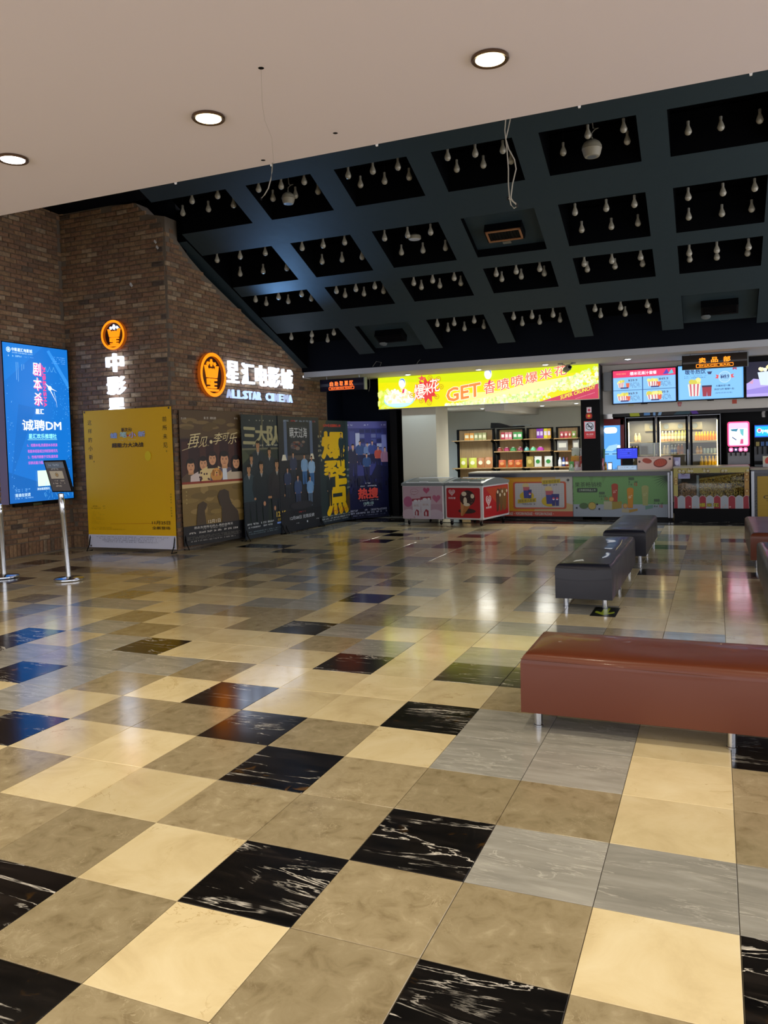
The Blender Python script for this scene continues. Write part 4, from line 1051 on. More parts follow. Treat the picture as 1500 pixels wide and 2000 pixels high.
for i in range(170):
    u = pr_.uniform(.8, 1.0); v = pr_.uniform(.3, .45 + .5 * (u - .8) / .2); A.pop(u, v, .008, pc, pr_)
for i in range(30): A.pop(pr_.uniform(0, .06), pr_.uniform(0, .6), .012, ['#d8ec60', '#e8f080', '#c8dc40'], pr_)
# bowl of popcorn
A.ell(.105, .26, .075, .24, '#9fd8e8', 30); A.ell(.105, .29, .071, .22, '#fff8d8', 30)
for i in range(70):
    a = pr_.uniform(0, 6.28); q = pr_.random() ** .5; A.pop(.105 + .064 * q * math.cos(a), .37 + .25 * q * math.sin(a), .011, ['#fffdf0', '#fff0c0', '#ffe8a0', '#f8f8e8', '#ffd8a8', '#f0ffe0'], pr_)
A.ell(.105, .16, .062, .11, '#bfe8f0', 20, 180, 360)
# burst and slogan
bp = []
for i in range(22):
    a = 2 * math.pi * i / 22; q = 1 if i % 2 == 0 else .62; bp.append((.243 + .058 * q * math.cos(a), .52 + .42 * q * math.sin(a)))
A.P(bp, '#d83838'); A.P([(.22, 1.0), (.226, .93), (.24, .93), (.228, .87), (.232, .8), (.22, .85), (.208, .8), (.212, .87), (.2, .93), (.214, .93)], '#e04848')
for ch, u, v, w_, h_ in (('爆', .207, .48, .055, .52), ('米', .245, .55, .04, .38), ('花', .282, .66, .05, .44)):
    A.text(ch, u, v, wd=w_, ht=h_, c='#e03030', bold=.07, up=.12); A.text(ch, u, v, wd=w_ * .95, ht=h_ * .95, c='#fff4e0', bold=.012, up=.12)
for u, v in ((.26, .9), (.3, .85), (.312, .6), (.29, .3), (.215, .2), (.17, .38), (.253, .12)): A.ring(u, v, .012, .3, '#c8a010', 8); A.ell(u, v, .004, c='#c8a010', n=6)
A.text('GET', .415, .39, wd=.165, ht=.46, c='#fffbe0', bold=.06, up=.13); A.text('GET', .415, .39, wd=.16, ht=.43, c='#e88840', bold=.025, up=.13)
for i, ch in enumerate('香喷喷爆米花'):
    u = .535 + i * .062; v = .49 + i * .075; A.text(ch, u, v, wd=.056, ht=.37 - i * .012, c='#fffbe0', bold=.06, up=.13); A.text(ch, u, v, wd=.054, ht=.36 - i * .012, c='#e0705a', bold=.012, up=.13)
A.P([(.76, 0), (1, 0), (1, .43)], '#c03858'); A.text('SUPER CRUNCHY', .915, .21, wd=.145, ht=.11, c='#e8e040', bold=.03, up=.27)
A.text('SAVOUR NATURAL INGREDIENTS', .945, .1, wd=.08, ht=.025, c='#e8a0b0', up=.27)
for u, v in ((.125, .78), (.53, .9)):
    A.ell(u, v, .017, .16, '#f0fff0', 20); A.ell(u, v + .03, .014, .12, '#4878d8', 20); A.ell(u - .002, v - .01, .0145, .12, '#f8fff0', 20); A.P([(u + .002, v - .2), (u + .012, v - .16), (u + .008, v - .3), (u - .002, v - .32)], '#d83060')
A.build('printed_face', t)
e = MB(); e.box(0, W_, -.02, .02, -.012, .0, M_STEEL).box(W_, W_ + .012, -.02, .09, -.012, H_ - .004, M_STEEL); e.build('edge_trim', t)

# ------------------------------------------------------------------ hanging signs under the soffit
def hanging(lab, x0, x1, Y, z0, z1, main, sub, colr, spread, bgc):
    t = thing('hanging_sign', lab, 'sign', (x0, Y, z0)); W_, H_ = x1 - x0, z1 - z0
    mb = MB(); n = 8; pts = []
    for i in range(n + 1):
        q = i / n; pts.append((-.05 * math.sin(math.pi * q), H_ * q))
    mb.prismx(pts + [(.1, H_), (.1, 0)], 0, W_, mat('sign_' + bgc.lstrip('#'), bgc, .25)); mb.build('sign_case', t)
    MB().box(W_, W_ + .02, -.03, .1, 0, H_, M_GREYPL).box(-.012, 0, -.03, .1, 0, H_, M_BLKM).build('end_cap', t)
    A = Art(W_, H_, -.052); A.mk = lambda c: em(c, 2.0)
    n = len(main)
    for i, ch in enumerate(main): A.text(ch, .5 + (i - (n - 1) / 2) * spread, .58, wd=spread * .72 if n > 3 else .11, ht=.38, c=colr, bold=.025)
    A.ring(.5, .2, .01, .5, colr, 4)
    u0, u1 = .5 - spread * n / 2, .5 + spread * n / 2
    A.line(u0, .3, u1, .3, .008, colr); A.line(u0, .09, u1, .09, .008, colr); A.line(u0, .09, u0, .3, .008, colr); A.line(u1, .09, u1, .3, .008, colr)
    A.text(sub, .5, .195, wd=spread * n * .86, ht=.1, c=colr, bold=.02); A.build('lit_lettering', t)
    for x in (.12 * W_, .88 * W_): MB().tube([(x, .03, H_), (x, .03, SOFZ - z0)], .006, M_STEEL).build('hanger', t)
hanging('dark hanging sign with lit orange ticket characters at the brick end', -6.17, -5.2, 12.4, 2.70, 2.945, '自助取票区', 'SELF-SERVICE TICKET', '#ff6a1c', .115, '#1c1c30')
hanging('dark hanging sign reading SNACK BAR before the menu screens', .78, 1.81, 12.75, 2.73, 2.975, '卖品部', 'SNACK BAR', '#ff8c14', .19, '#2c2624')

# security camera on the soffit
p = at_y(1105, 708, 12.9); t = thing('security_camera', 'grey bullet security camera under the soffit by the banner', 'security camera', (p.x, 12.9, SOFZ))
mg = mat('camera_grey', '#77767a', .4)
MB().lathe([(.05, -.02), (.05, 0)], mg, c=(-.1, 0, 0), n=16).build('mount_plate', t, True)
MB().lathe([(.045, -.018), (.045, 0)], mg, c=(.14, 0, 0), n=16).build('junction_cap', t, True)
MB().tube([(-.1, 0, -.01), (-.02, 0, -.03), (.0, 0, -.06)], .008, mg).tube([(.14, 0, -.012), (.06, 0, -.03), (.0, 0, -.04)], .008, mg).build('arm', t)
b_ = MB().box(-.045, .045, -.12, .1, -.05, .03, mg, .012); o = b_.build('camera_body', t, True); o.location = (.03, -.03, -.1); o.rotation_euler = (R(-12), R(28), R(28))
h = MB().lathe([(.028, -.13), (.034, -.122), (.034, -.118)], M_BLK, c=(0, 0, -.01), n=16, axis='y').build('lens', o, True)

GAIN = .9
# ------------------------------------------------------------------ chest freezers
def freezer(lab, x, y, rz, W_, D_, art_front, art_side=None, inner='#b9a4b0'):
    t = thing('chest_freezer', lab, 'freezer', (x, y, 0), rz)
    wm = mat('freezer_white', '#c9c9cc', .35)
    MB().box(0, W_, 0, D_, .12, .765, wm, .012).build('cabinet', t)
    r_ = MB(); g = M_GREYPL
    n = 10
    def arch(yy): q = yy / D_; return .79 + .075 * math.sin(math.pi * min(1, q * 1.02)) + .02
    pts = [(-.012, .765)] + [(D_ * i / n - .012 + (.024 * i / n), arch(D_ * i / n)) for i in range(n + 1)] + [(D_ + .012, .765)]
    r_.prismx(pts, -.012, .05, g).prismx(pts, W_ - .05, W_ + .012, g); r_.box(.05, W_ - .05, -.012, .06, .765, .815, g).box(.05, W_ - .05, D_ - .06, D_ + .012, .765, .82, g)
    r_.box(.05, W_ - .05, .05, D_ - .05, .765, .775, mat('frost_inside', inner, .6)); r_.build('rim', t)
    for k, (a, b, dz) in enumerate(((0.06, .56, .0), (.47, .97, -.014))):
        gl = MB(); fr_ = MB(); m_ = 6
        for i in range(m_):
            ya, yb = D_ * (a + (b - a) * i / m_), D_ * (a + (b - a) * (i + 1) / m_)
            gl.quad((.06, ya, arch(ya) - .006 + dz), (W_ - .06, ya, arch(ya) - .006 + dz), (W_ - .06, yb, arch(yb) - .006 + dz), (.06, yb, arch(yb) - .006 + dz), mat('lid_glass', '#3d4a50', .08, spec=.8))
        o = gl.build('lid', t)
        for yy in (D_ * a, D_ * b): MB().tube([(.06, yy, arch(yy) - .004 + dz), (W_ - .06, yy, arch(yy) - .004 + dz)], .012, M_WPLAST).build('lid_edge', o)
        MB().box(W_ * .4, W_ * .6, D_ * (a if k == 0 else b) - .01, D_ * (a if k == 0 else b) + .02, arch(D_ * (a if k == 0 else b)) + dz, arch(D_ * (a if k == 0 else b)) + .02 + dz, M_WPLAST).build('lid_handle', o)
    A = Art(W_, .645, -.002); art_front(A); o = A.build('front_print', t); o.location.z = .12
    if art_side:
        A = Art(D_, .645, -.002); art_side(A); o = A.build('side_print', t); o.location = (W_, 0, .12); o.rotation_euler.z = R(90)
    for cx, cy in ((.09, .1), (W_ - .09, .1), (.09, D_ - .1), (W_ - .09, D_ - .1)):
        c_ = MB(); c_.lathe([(.008, -.014), (.036, -.014), (.04, -.006), (.04, .006), (.036, .014), (.008, .014)], M_BLK, c=(cx, cy, .041), n=16, axis='x')
        c_.box(cx - .026, cx + .026, cy - .03, cy + .03, .1, .12, M_STEEL); c_.box(cx - .022, cx - .018, cy - .018, cy + .018, .04, .1, M_STEEL).box(cx + .018, cx + .022, cy - .018, cy + .018, .04, .1, M_STEEL)
        c_.build('caster', t)
    return t
def heart(A, u, v, s, c):
    pts = []
    for i in range(24):
        a = 2 * math.pi * i / 24; x = 16 * math.sin(a) ** 3; z = 13 * math.cos(a) - 5 * math.cos(2 * a) - 2 * math.cos(3 * a) - math.cos(4 * a)
        pts.append((u + x / 16 * s, v + z / 16 * s * A.W / A.H))
    A.P(pts, c)
def art_pink(A):
    A.rect(.02, .02, .98, .98, '#b59ba8'); A.rect(.02, .02, .98, .45, '#a98a9a')
    heart(A, .60, .86, .08, '#a8486c'); heart(A, .84, .62, .1, '#a85878'); A.ell(.14, .52, .11, .16, '#a4567c'); A.ell(.15, .14, .16, .16, '#bcaab8'); A.ell(.8, .12, .2, .17, '#b8a8b8'); A.ell(.5, .08, .2, .12, '#beb0bc')
    A.ell(.3, .82, .1, .085, '#8a3a54', 24); A.ell(.3, .82, .094, .077, '#b9a2ae', 24); A.text('鲜乳冰淇淋', .3, .82, wd=.13, ht=.045, c='#7a3a50'); A.small(.22, .38, .72, .025, '#8a6a78')
    for u, v, w_, h_ in ((.35, .1, .22, .5), (.58, .08, .26, .58)):
        A.P([(u - w_ / 2, v + h_), (u + w_ / 2, v + h_ + .02), (u + w_ * .42, v), (u - w_ * .4, v)], '#bcbac4'); A.P([(u - w_ / 2, v + h_ * .86), (u + w_ / 2, v + h_ * .86), (u + w_ / 2, v + h_ + .02), (u - w_ / 2, v + h_)], '#8a2038')
        A.ell(u - .02, v + h_ * .88, w_ * .22, .04, '#c8c8d0', 12); A.ell(u + w_ * .3, v + h_ * .9, w_ * .14, .035, '#c8c8d0', 10)
        A.text('鲜乳', u, v + h_ * .6, wd=w_ * .6, ht=.07, c='#a08078'); A.P([(u - w_ * .2, v + .01), (u + w_ * .25, v), (u + w_ * .25, v + h_ * .3), (u, v + h_ * .38), (u - w_ * .2, v + h_ * .2)], '#8a1c30'); A.ell(u, v + h_ * .14, .02, .07, '#c8c0c8', 10)
def double_heart(A, u, v, s, c, bg):
    heart(A, u, v, s, c); heart(A, u, v + .004, s * .78, bg); heart(A, u, v + .002, s * .6, c); heart(A, u, v + .006, s * .42, bg); heart(A, u, v + .004, s * .25, c)
def cone(A, u, v, s, rot=0):
    A.ell(u, v - .26 * s, .24 * s, .08 * s, '#2a1210', 20)
    A.P([(u - .17 * s, v + .02 * s), (u + .15 * s, v - .02 * s), (u - .12 * s, v - .42 * s), (u - .17 * s, v - .4 * s)], '#a86c34'); A.P([(u - .17 * s, v + .02 * s), (u - .06 * s, v), (u - .14 * s, v - .42 * s), (u - .17 * s, v - .4 * s)], '#bc8450')
    A.ell(u + .02 * s, v + .14 * s, .21 * s, .24 * s, '#2c1613', 22); r = random.Random(3)
    for k in range(36):
        a = r.uniform(0, 6.28); q = r.random() ** .5; A.ell(u + .02 * s + .18 * s * q * math.cos(a), v + .15 * s + .2 * s * q * math.sin(a), .022 * s, c=r.choice(['#1a0c0c', '#4a2a22', '#5c3830']), n=6)
    for x, z, a, b in ((-.07, .27, .07, .07), (.16, .2, .05, .07), (-.04, .05, .05, .12), (.0, -.06, .09, .05)): A.ell(u + x * s, v + z * s, a * s, b * s, '#d8cdb4', 14)
def art_red(A):
    A.rrect(.045, .05, .93, .93, .03, '#a80a18'); double_heart(A, .19, .8, .085, '#d8c8cc', '#a80a18'); A.text('和路雪', .19, .63, wd=.19, ht=.055, c='#d8c8cc', bold=.02)
    cone(A, .58, .5, .95)
def art_red_side(A):
    A.rrect(.02, .06, .97, .95, .03, '#a80a18'); A.P([(.1, .9), (.95, .92), (.97, .2), (.6, .3)], '#b03c14')
    double_heart(A, .2, .55, .1, '#d8c8cc', '#a82018'); A.text('和路雪', .2, .34, wd=.2, ht=.06, c='#d8c8cc', bold=.02)
    for k in range(3): A.P([(.5 + .13 * k, .15), (.58 + .14 * k, .2), (.66 + .13 * k, .8), (.55 + .12 * k, .86), (.48 + .12 * k, .7)], ('#4a2a14', '#6a4a24', '#7a5424')[k])
    for k in range(5): A.ell(.55 + .09 * k, .75 - .1 * (k % 2), .03, .05, '#d8c8a8', 10)
freezer('pink milk ice cream chest freezer on wheels, leftmost at the counter', -4.37, 12.2, R(-4), .86, 1.25, art_pink)
freezer('red ice cream chest freezer with cone picture on wheels', -3.485, 12.17, R(-10), .80, 1.18, art_red, art_red_side)

# ------------------------------------------------------------------ snack counter
YC = 13.5
def X_(px, Y=YC): return at_y(px, 960, Y).x
def Z_(px, py, Y=YC): return at_y(px, py, Y).z
CX0, CX1 = -3.4, .52
t = thing('snack_counter', 'long dark snack counter with printed front panels and pale worktop', 'counter', (0, YC, 0))
MB().box(CX0 + .02, CX1, .02, .6, .0, .9, M_DGREY).build('carcass', t)
MB().box(CX0, CX1, -.03, .65, .925, .955, mat('stone_top', '#9c9584', .35), .006).build('worktop', t)
MB().box(CX0 + .0, CX1, -.015, .02, .845, .925, mat('dark_apron', '#232634', .2)).build('apron', t)
MB().box(CX0 + .02, CX1, -.0, .02, 0, .06, M_BLK).build('plinth', t)
MB().box(X_(1304.5), X_(1308), -.02, .02, .05, .9, M_STEEL).box(X_(1310), X_(1314), -.012, .02, .05, .925, M_STEEL).box(X_(1119) - .004, X_(1119) + .004, -.012, 0, .055, .845, M_DGREY).build('panel_post', t)
x0, x1 = -3.36, X_(1118.5); z0, z1 = .06, .845
A = Art(x1 - x0, z1 - z0, -.006)
U = lambda px: (X_(px) - x0) / (x1 - x0)
A.rect(0, 0, 1, 1, '#b8820c'); A.P([(U(1040), 0), (1, 0), (1, 1), (U(1060), 1)], '#b09a6c'); A.P([(U(1090), .4), (1, .3), (1, 1), (U(1085), 1)], '#a8a8a4')
A.rect(0, 0, 1, .13, '#a83c2c'); 
for k in range(4): A.text('POPCORN PACKAGE', U(985 + k * 38 - 38 * 1), .065, wd=(U(1018) - U(986)), ht=.075, c='#b8b0a8', bold=.03); A.ell(U(1004 + k * 38 - 38), .065, .006, c='#c87868', n=8)
A.text('花', U(984), .68, wd=.10, ht=.26, c='#c8c4bc', bold=.05); A.text('POPCORN', U(962), .4, wd=(U(989) - U(934)), ht=.17, c='#c0bcb4', bold=.05); A.text('爆米', U(960), .7, wd=.16, ht=.26, c='#c8c4bc', bold=.05)
A.rrect(U(1002.5), .19, U(1106), .88, .04, '#a8482c'); A.rrect(U(1006), .225, U(1102), .845, .03, '#a9a9ac')
for k in range(17): A.line(U(1008 + k * 5.6), .24, U(1008 + k * 5.6), .83, .002, '#8c8c98')
for k in range(11): A.line(U(1007), .26 + k * .053, U(1101), .26 + k * .053, .002, '#8c8c98')
def cupset(A, u, v, s, n):
    A.ell(u, v - .1 * s, .07 * s, .12 * s, '#b09a18', 22); A.ell(u - .01 * s, v + .16 * s, .032 * s, .07 * s, '#b8a878', 16)
    A.P([(u - .035 * s, v + .13 * s), (u + .028 * s, v + .13 * s), (u + .02 * s, v - .16 * s), (u - .028 * s, v - .16 * s)], '#28307c'); A.P([(u - .035 * s, v + .13 * s), (u + .028 * s, v + .13 * s), (u + .024 * s, v + .04 * s), (u - .033 * s, v + .04 * s)], '#a0505c')
    for k in range(n):
        x = u + (.03 + .03 * k) * s; A.P([(x - .016 * s, v + .06 * s), (x + .018 * s, v + .06 * s), (x + .013 * s, v - .2 * s), (x - .013 * s, v - .2 * s)], '#1c2468'); A.ell(x, v - .04 * s, .010 * s, c='#b83048', n=12); A.ell(x, v - .05 * s, .010 * s, c='#c8c8d8', n=12, a0=180, a1=360)
cupset(A, U(1029), .62, 1, 1); cupset(A, U(1074), .5, 1.15, 2)
for px, v, s in ((1077, .88, '观影情侣套餐'), (1029, .4, '观影单人套餐')): A.P([(U(px - 18), v - .07), (U(px + 18), v - .03), (U(px + 18), v + .07), (U(px - 18), v + .03)], '#a89418'); A.text(s, U(px), v, wd=U(px + 16) - U(px - 16), ht=.07, c='#2c2810', up=.05)
for px, v in ((1077, .775), (1031, .29)): A.small(U(px - 15), U(px + 15), v, .045, '#6a6a70', seed=px)
A.P([(U(1110), .96), (U(1111.5), .93), (U(1114), .92), (U(1111.5), .9), (U(1110), .87), (U(1109), .9), (U(1106), .92), (U(1109), .93)], '#14141a')
o = A.build('popcorn_panel', t); o.location = (x0, 0, z0)
x0, x1 = X_(1119.5), X_(1304); A = Art(x1 - x0, .785, -.006); U = lambda px: (X_(px) - x0) / (x1 - x0)
V = lambda py: 1 - (py - 930) / 78.0
A.rect(0, 0, 1, 1, '#5f8c54'); A.rect(0, 0, 1, V(984), '#8a94a0')
A.P([(U(1150), 1), (U(1160), 1), (U(1156), .8)], '#567f4c'); A.P([(U(1175), 1), (U(1185), 1), (U(1178), .82)], '#567f4c')
A.text('果茶畅销榜', U(1149), V(946), wd=U(1175) - U(1123), ht=.13, c='#243c28', bold=.006); A.rrect(U(1127), V(961), U(1167), V(952.5), .02, '#1c3428'); A.text('三种果茶新品上市', U(1147), V(956.5), wd=U(1164) - U(1131), ht=.055, c='#a8b8a8')
for px, py in ((1170, 962), (1228, 935), (1277, 976)):
    A.rect(U(px), V(py + 3), U(px + 11), V(py - 2), '#38543a'); A.small(U(px), U(px + 20), V(py + 8), .04, '#38543a', seed=px); A.small(U(px), U(px + 9), V(py + 13), .04, '#38543a', seed=px + 1); A.text('12', U(px + 14), V(py + 11), wd=U(px + 6) - U(px), ht=.07, c='#a02c20', bold=.03)
A.P([(U(1179), V(994)), (U(1195), V(994)), (U(1195), V(978)), (U(1179), V(978))], '#9c9c84'); A.P([(U(1195), V(994)), (U(1214), V(991)), (U(1214), V(978)), (U(1195), V(980))], '#8c7c30')
A.P([(U(1228), V(1000)), (U(1245), V(996)), (U(1245), V(992)), (U(1228), V(994))], '#9c7c34'); A.P([(U(1214), V(999)), (U(1228), V(1000)), (U(1228), V(993)), (U(1214), V(992))], '#a0987c'); A.P([(U(1260), V(994)), (U(1275), V(991)), (U(1275), V(985)), (U(1260), V(987))], '#5c8478')
for px, yt, yb, w_, c1, c2 in ((1201, 948, 979, 13, '#94321e', '#c8a8a0'), (1231, 956, 991, 13, '#b47814', '#d8d0b0'), (1260, 952, 986, 14, '#8c9058', '#a8a878')):
    A.P([(U(px - w_ / 2), V(yt)), (U(px + w_ / 2), V(yt)), (U(px + w_ * .36), V(yb)), (U(px - w_ * .36), V(yb))], c1); A.ell(U(px), V(yt), (U(px + w_ / 2) - U(px)), .05, c1, 16); A.text('Tea', U(px), V((yt + yb) / 2 - 4), wd=U(px + 4) - U(px - 2), ht=.09, c=c2, rot=-80)
for px, py, s in ((1194, 974, 5), (1221, 987, 5)): A.ell(U(px), V(py), U(px + s) - U(px), c='#a8702c', n=16); A.ell(U(px), V(py), (U(px + s) - U(px)) * .75, c='#b8904c', n=16)
A.ell(U(1140), V(987), U(1149) - U(1140), .075, '#3c5c34', 18); A.ell(U(1156), V(987), U(1164) - U(1156), c='#5c5c24', n=18); A.ell(U(1156), V(987), U(1163) - U(1156), c='#a89448', n=18)
for px, py in ((1126, 991), (1166, 984), (1170, 993)): A.ell(U(px), V(py), U(px + 2) - U(px), c='#141c30', n=10)
for k in range(8):
    a = R(188 + k * 11); L_ = 34 - k * 1.6; A.P([(U(1304), V(930 + k * 1.3)), (U(1304 + L_ * math.cos(a)), V(930 - L_ * math.sin(a) * .9 + k)), (U(1304), V(932.5 + k * 1.3))], '#1f3c28')
o = A.build('fruit_tea_panel', t); o.location = (x0, 0, .06)
# right-hand counter past the popcorn case
t = thing('snack_counter', 'counter section with yellow printed panel at the right picture edge', 'counter', (1.88, YC, 0))
MB().box(0, 3.2, .02, .6, 0, .9, M_DGREY).build('carcass', t); MB().box(-.02, 3.2, -.03, .65, .925, .955, mat('stone_top'), .006).build('worktop', t); MB().box(0, 3.2, -.015, .02, .86, .925, mat('dark_apron')).build('apron', t)
MB().box(0, .05, -.02, .02, .05, .9, M_STEEL).build('panel_post', t)
A = Art(2.4, .75, -.003); A.rect(0, 0, 1, 1, '#a8860a'); A.text('CINEMA', .17, .5, wd=.26, ht=.09, c='#2c2408', bold=.01); A.small(.06, .3, .4, .035, '#6c5408')
for v in (.2, .3, .7, .8): A.line(0, v, 1, v, .002, '#8c7008')
o = A.build('yellow_panel', t); o.location = (.10, 0, .06)

# popcorn display case
YP = 13.32
a = at_y(1315.5, 914, YP); b = at_y(1464, 1019, YP); x0, x1 = a.x, b.x; W_ = x1 - x0
t = thing('popcorn_case', 'popcorn display case with red and white scalloped skirt at the counter', 'display case', (x0, YP, 0))
Zc = lambda py: at_y(1390, py, YP).z
zw0, zw1, zs0, zt = Zc(969), Zc(923.5), Zc(993), Zc(913)
M_PW = mat('case_inside', '#6a6a60', .5)
c_ = MB(); c_.box(0, W_, .02, .75, 0, zs0, M_BLKM).box(0, .05, .0, .75, zs0, zt, M_DGREY).box(W_ - .05, W_, 0, .75, zs0, zt, M_DGREY).box(.05, W_ - .05, .7, .75, zs0, zt, M_PW).box(.05, W_ - .05, .02, .7, zs0, zs0 + .02, M_PW)
c_.build('cabinet', t); MB().box(-.01, W_ + .01, -.01, .76, zt - .005, zt + .02, mat('stone_top')).build('case_top', t)
uw = [(at_y(px, 950, YP).x - x0) for px in (1324, 1454)]
A = Art(W_, zt - zs0, -.004); HH = zt - zs0; hv = lambda z: (z - zs0) / HH
cream = '#a89c54'
A.rect(0, hv(zw1), 1, 1, cream); A.rect(0, hv(zw0), uw[0] / W_, hv(zw1), cream); A.rect(uw[1] / W_, hv(zw0), 1, hv(zw1), '#a8803c'); r = random.Random(8)
for k in range(16):
    u = r.uniform(.02, .98); 
    if k < 10: A.ring(u, r.uniform(.86, .98), r.uniform(.02, .035), .2, '#4a2018', 14); A.ell(u + .005, .92, .018, c='#b8b094', n=10)
    else:
        u = .03 if k % 2 else .97; v = r.uniform(.4, .85); A.ring(u, v, .025, .25, '#7a4018', 12); A.ell(u, v, .016, c='#c0a868', n=9)
A.build('printed_surround', t).location.z = zs0
A = Art(W_, .3, -.012); n = 10.4; sw = 1 / n; zs = (zw0 + .015 - zs0)
for k in range(12):
    u0 = (k - .45) * sw; c = '#8c1428' if k % 2 == 0 else '#9aa2ac'; u0c, u1c = max(0, u0), min(1, u0 + sw)
    if u1c <= u0c: continue
    pts = [(u0c, 0), (u1c, 0)]
    for i in range(9):
        q = 1 - i / 8; uu = u0 + sw * q
        if u0c - 1e-6 <= uu <= u1c + 1e-6: pts.append((uu, (zs - .05) / .3 + .05 / .3 * math.sin(math.pi * (.08 + .84 * q))))
    A.P(pts, '#b0a8ac'); A.P([((u - (u0c + u1c) / 2) * .9 + (u0c + u1c) / 2, v * .97) for u, v in pts], c)
for i, ch in enumerate('爆米花'): A.text(ch, .385 + i * .09, .21, wd=.085, ht=.26, c='#201c08', bold=.09); A.text(ch, .385 + i * .09, .21, wd=.08, ht=.24, c='#b0a010', bold=.02)
for u, v in ((.215, .12), (.28, .1), (.66, .1), (.69, .2), (.75, .1)): A.ell(u, v, .012, c='#b09890', n=8)
o = A.build('scalloped_skirt', t); o.location.z = zs0
MB().box(uw[0], uw[1], .004, .008, zw0, zw1, M_GLASS).build('glass_front', t)
A = Art(.2, .09, .003); A.rect(0, 0, 1, 1, '#8f90b8'); A.text('温馨提示', .5, .6, wd=.6, ht=.3, c='#6a3a78'); A.small(.15, .85, .2, .12, '#7a78a0'); o = A.build('notice', t); o.location = (uw[0] + .01, 0, zw1 - .1)
def heap(parent, x0, x1, ya, yb, zb, hfun, m, seed, n):
    r = random.Random(seed); mb = MB()
    for i in range(n):
        x = r.uniform(x0, x1); y = ya + (yb - ya) * r.random() ** 2; z = zb + hfun((x - x0) / (x1 - x0)) * (1 if i % 3 == 0 else r.random()); s = r.uniform(.007, .012)
        vs = [(x + s * r.uniform(.7, 1.3) * a, y + s * r.uniform(.7, 1.3) * b, z + s * r.uniform(.7, 1.3) * c) for a, b, c in ((1, 0, 0), (0, 1, 0), (-1, 0, 0), (0, -1, 0), (0, 0, 1), (0, 0, -1))]
        mb.add(vs, [(0, 1, 4), (1, 2, 4), (2, 3, 4), (3, 0, 4), (1, 0, 5), (2, 1, 5), (3, 2, 5), (0, 3, 5)], r.choice(m))
    o = mb.build('popcorn', parent); o['kind'] = 'stuff'
pk = [mat('popcorn_a', '#c8a850', .7), mat('popcorn_b', '#b89038', .7), mat('popcorn_c', '#d8c070', .7)]
wz = zw1 - zs0
heap(t, uw[0] + .01, uw[0] + .31, .02, .5, zs0 + .02, lambda q: wz * (.62 + .05 * math.sin(q * 5)), [mat('popcorn_d', '#b88858', .7), mat('popcorn_e', '#a07848', .7)], 1, 2600)
heap(t, uw[0] + .37, uw[1] - .01, .02, .5, zs0 + .02, lambda q: wz * (.78 + .16 * q), pk, 2, 5200)
MB().box(uw[0] + .32, uw[0] + .36, .01, .6, zs0 + .02, zw1 - .04, mat('divider', '#6c7478', .3)).build('divider', t)

GAIN = 1.3
# ------------------------------------------------------------------ wooden shop shelving
YW = 16.55
woods = bpy.data.materials.new('shelf_wood'); woods.use_nodes = True
nt = woods.node_tree; bs = nt.nodes['Principled BSDF']; tc = nt.nodes.new('ShaderNodeTexCoord'); mp = nt.nodes.new('ShaderNodeMapping'); mp.inputs['Scale'].default_value = (18, 18, 1.2)
nt.links.new(tc.outputs['Object'], mp.inputs[0]); rr = ramp(nt, [(.3, '#8d6f45'), (.7, '#ab8a5a')]); nt.links.new(noise(nt, mp.outputs[0], 2, 5), rr.inputs[0]); nt.links.new(rr.outputs[0], bs.inputs['Base Color']); bs.inputs['Roughness'].default_value = .5
MATS['shelf_wood'] = woods
sx = lambda px, Y=YW: at_y(px, 880, Y).x
sz = lambda px, py, Y=YW: at_y(px, py, Y).z
bays = [(894, 967, (859.5, 914)), (972, 1026, (858, 881, 913)), (1030, 1081, (856, 880, 912)), (1087, 1134, (855, 880, 911))]
YSH = 16.2
for i, (pa, pb_, lev) in enumerate(bays):
    xa, xb = sx(pa), sx(pb_); nm = ('leftmost', 'second', 'third', 'rightmost')[i]
    zt = sz(pa, (841.5, 840, 838, 836)[i])
    t = thing('shop_shelf', '%s bay of the wooden shop shelving with black uprights' % nm, 'shelf', ((xa + xb) / 2, YW, 0)); hw = (xb - xa) / 2
    MB().box(-hw, hw, 0, .03, .1, zt, woods).build('back_panel', t)
    MB().box(-hw - .0, -hw + .05, -.05, .03, 0, zt + .02, M_BLKM).build('upright', t); MB().box(hw - .05, hw, -.05, .03, 0, zt + .02, M_BLKM).build('upright', t)
    MB().box(-hw, hw, -.02, .03, zt, zt + .025, M_BLKM).build('top_rail', t)
    for py in lev:
        z = at_y((pa + pb_) / 2, py, YSH).z
        MB().box(-hw - (.04 if i == 0 else 0), hw, YSH - YW, 0, z - .022, z, woods).build('shelf_board', t)
        for s_ in (-hw + .02, hw - .02): MB().prismx([(-.05, z - .1), (-.05, z - .022), (YSH - YW + .06, z - .022), (YSH - YW + .06, z - .04)], s_ - .01, s_ + .01, M_BLKM).build('bracket', t)
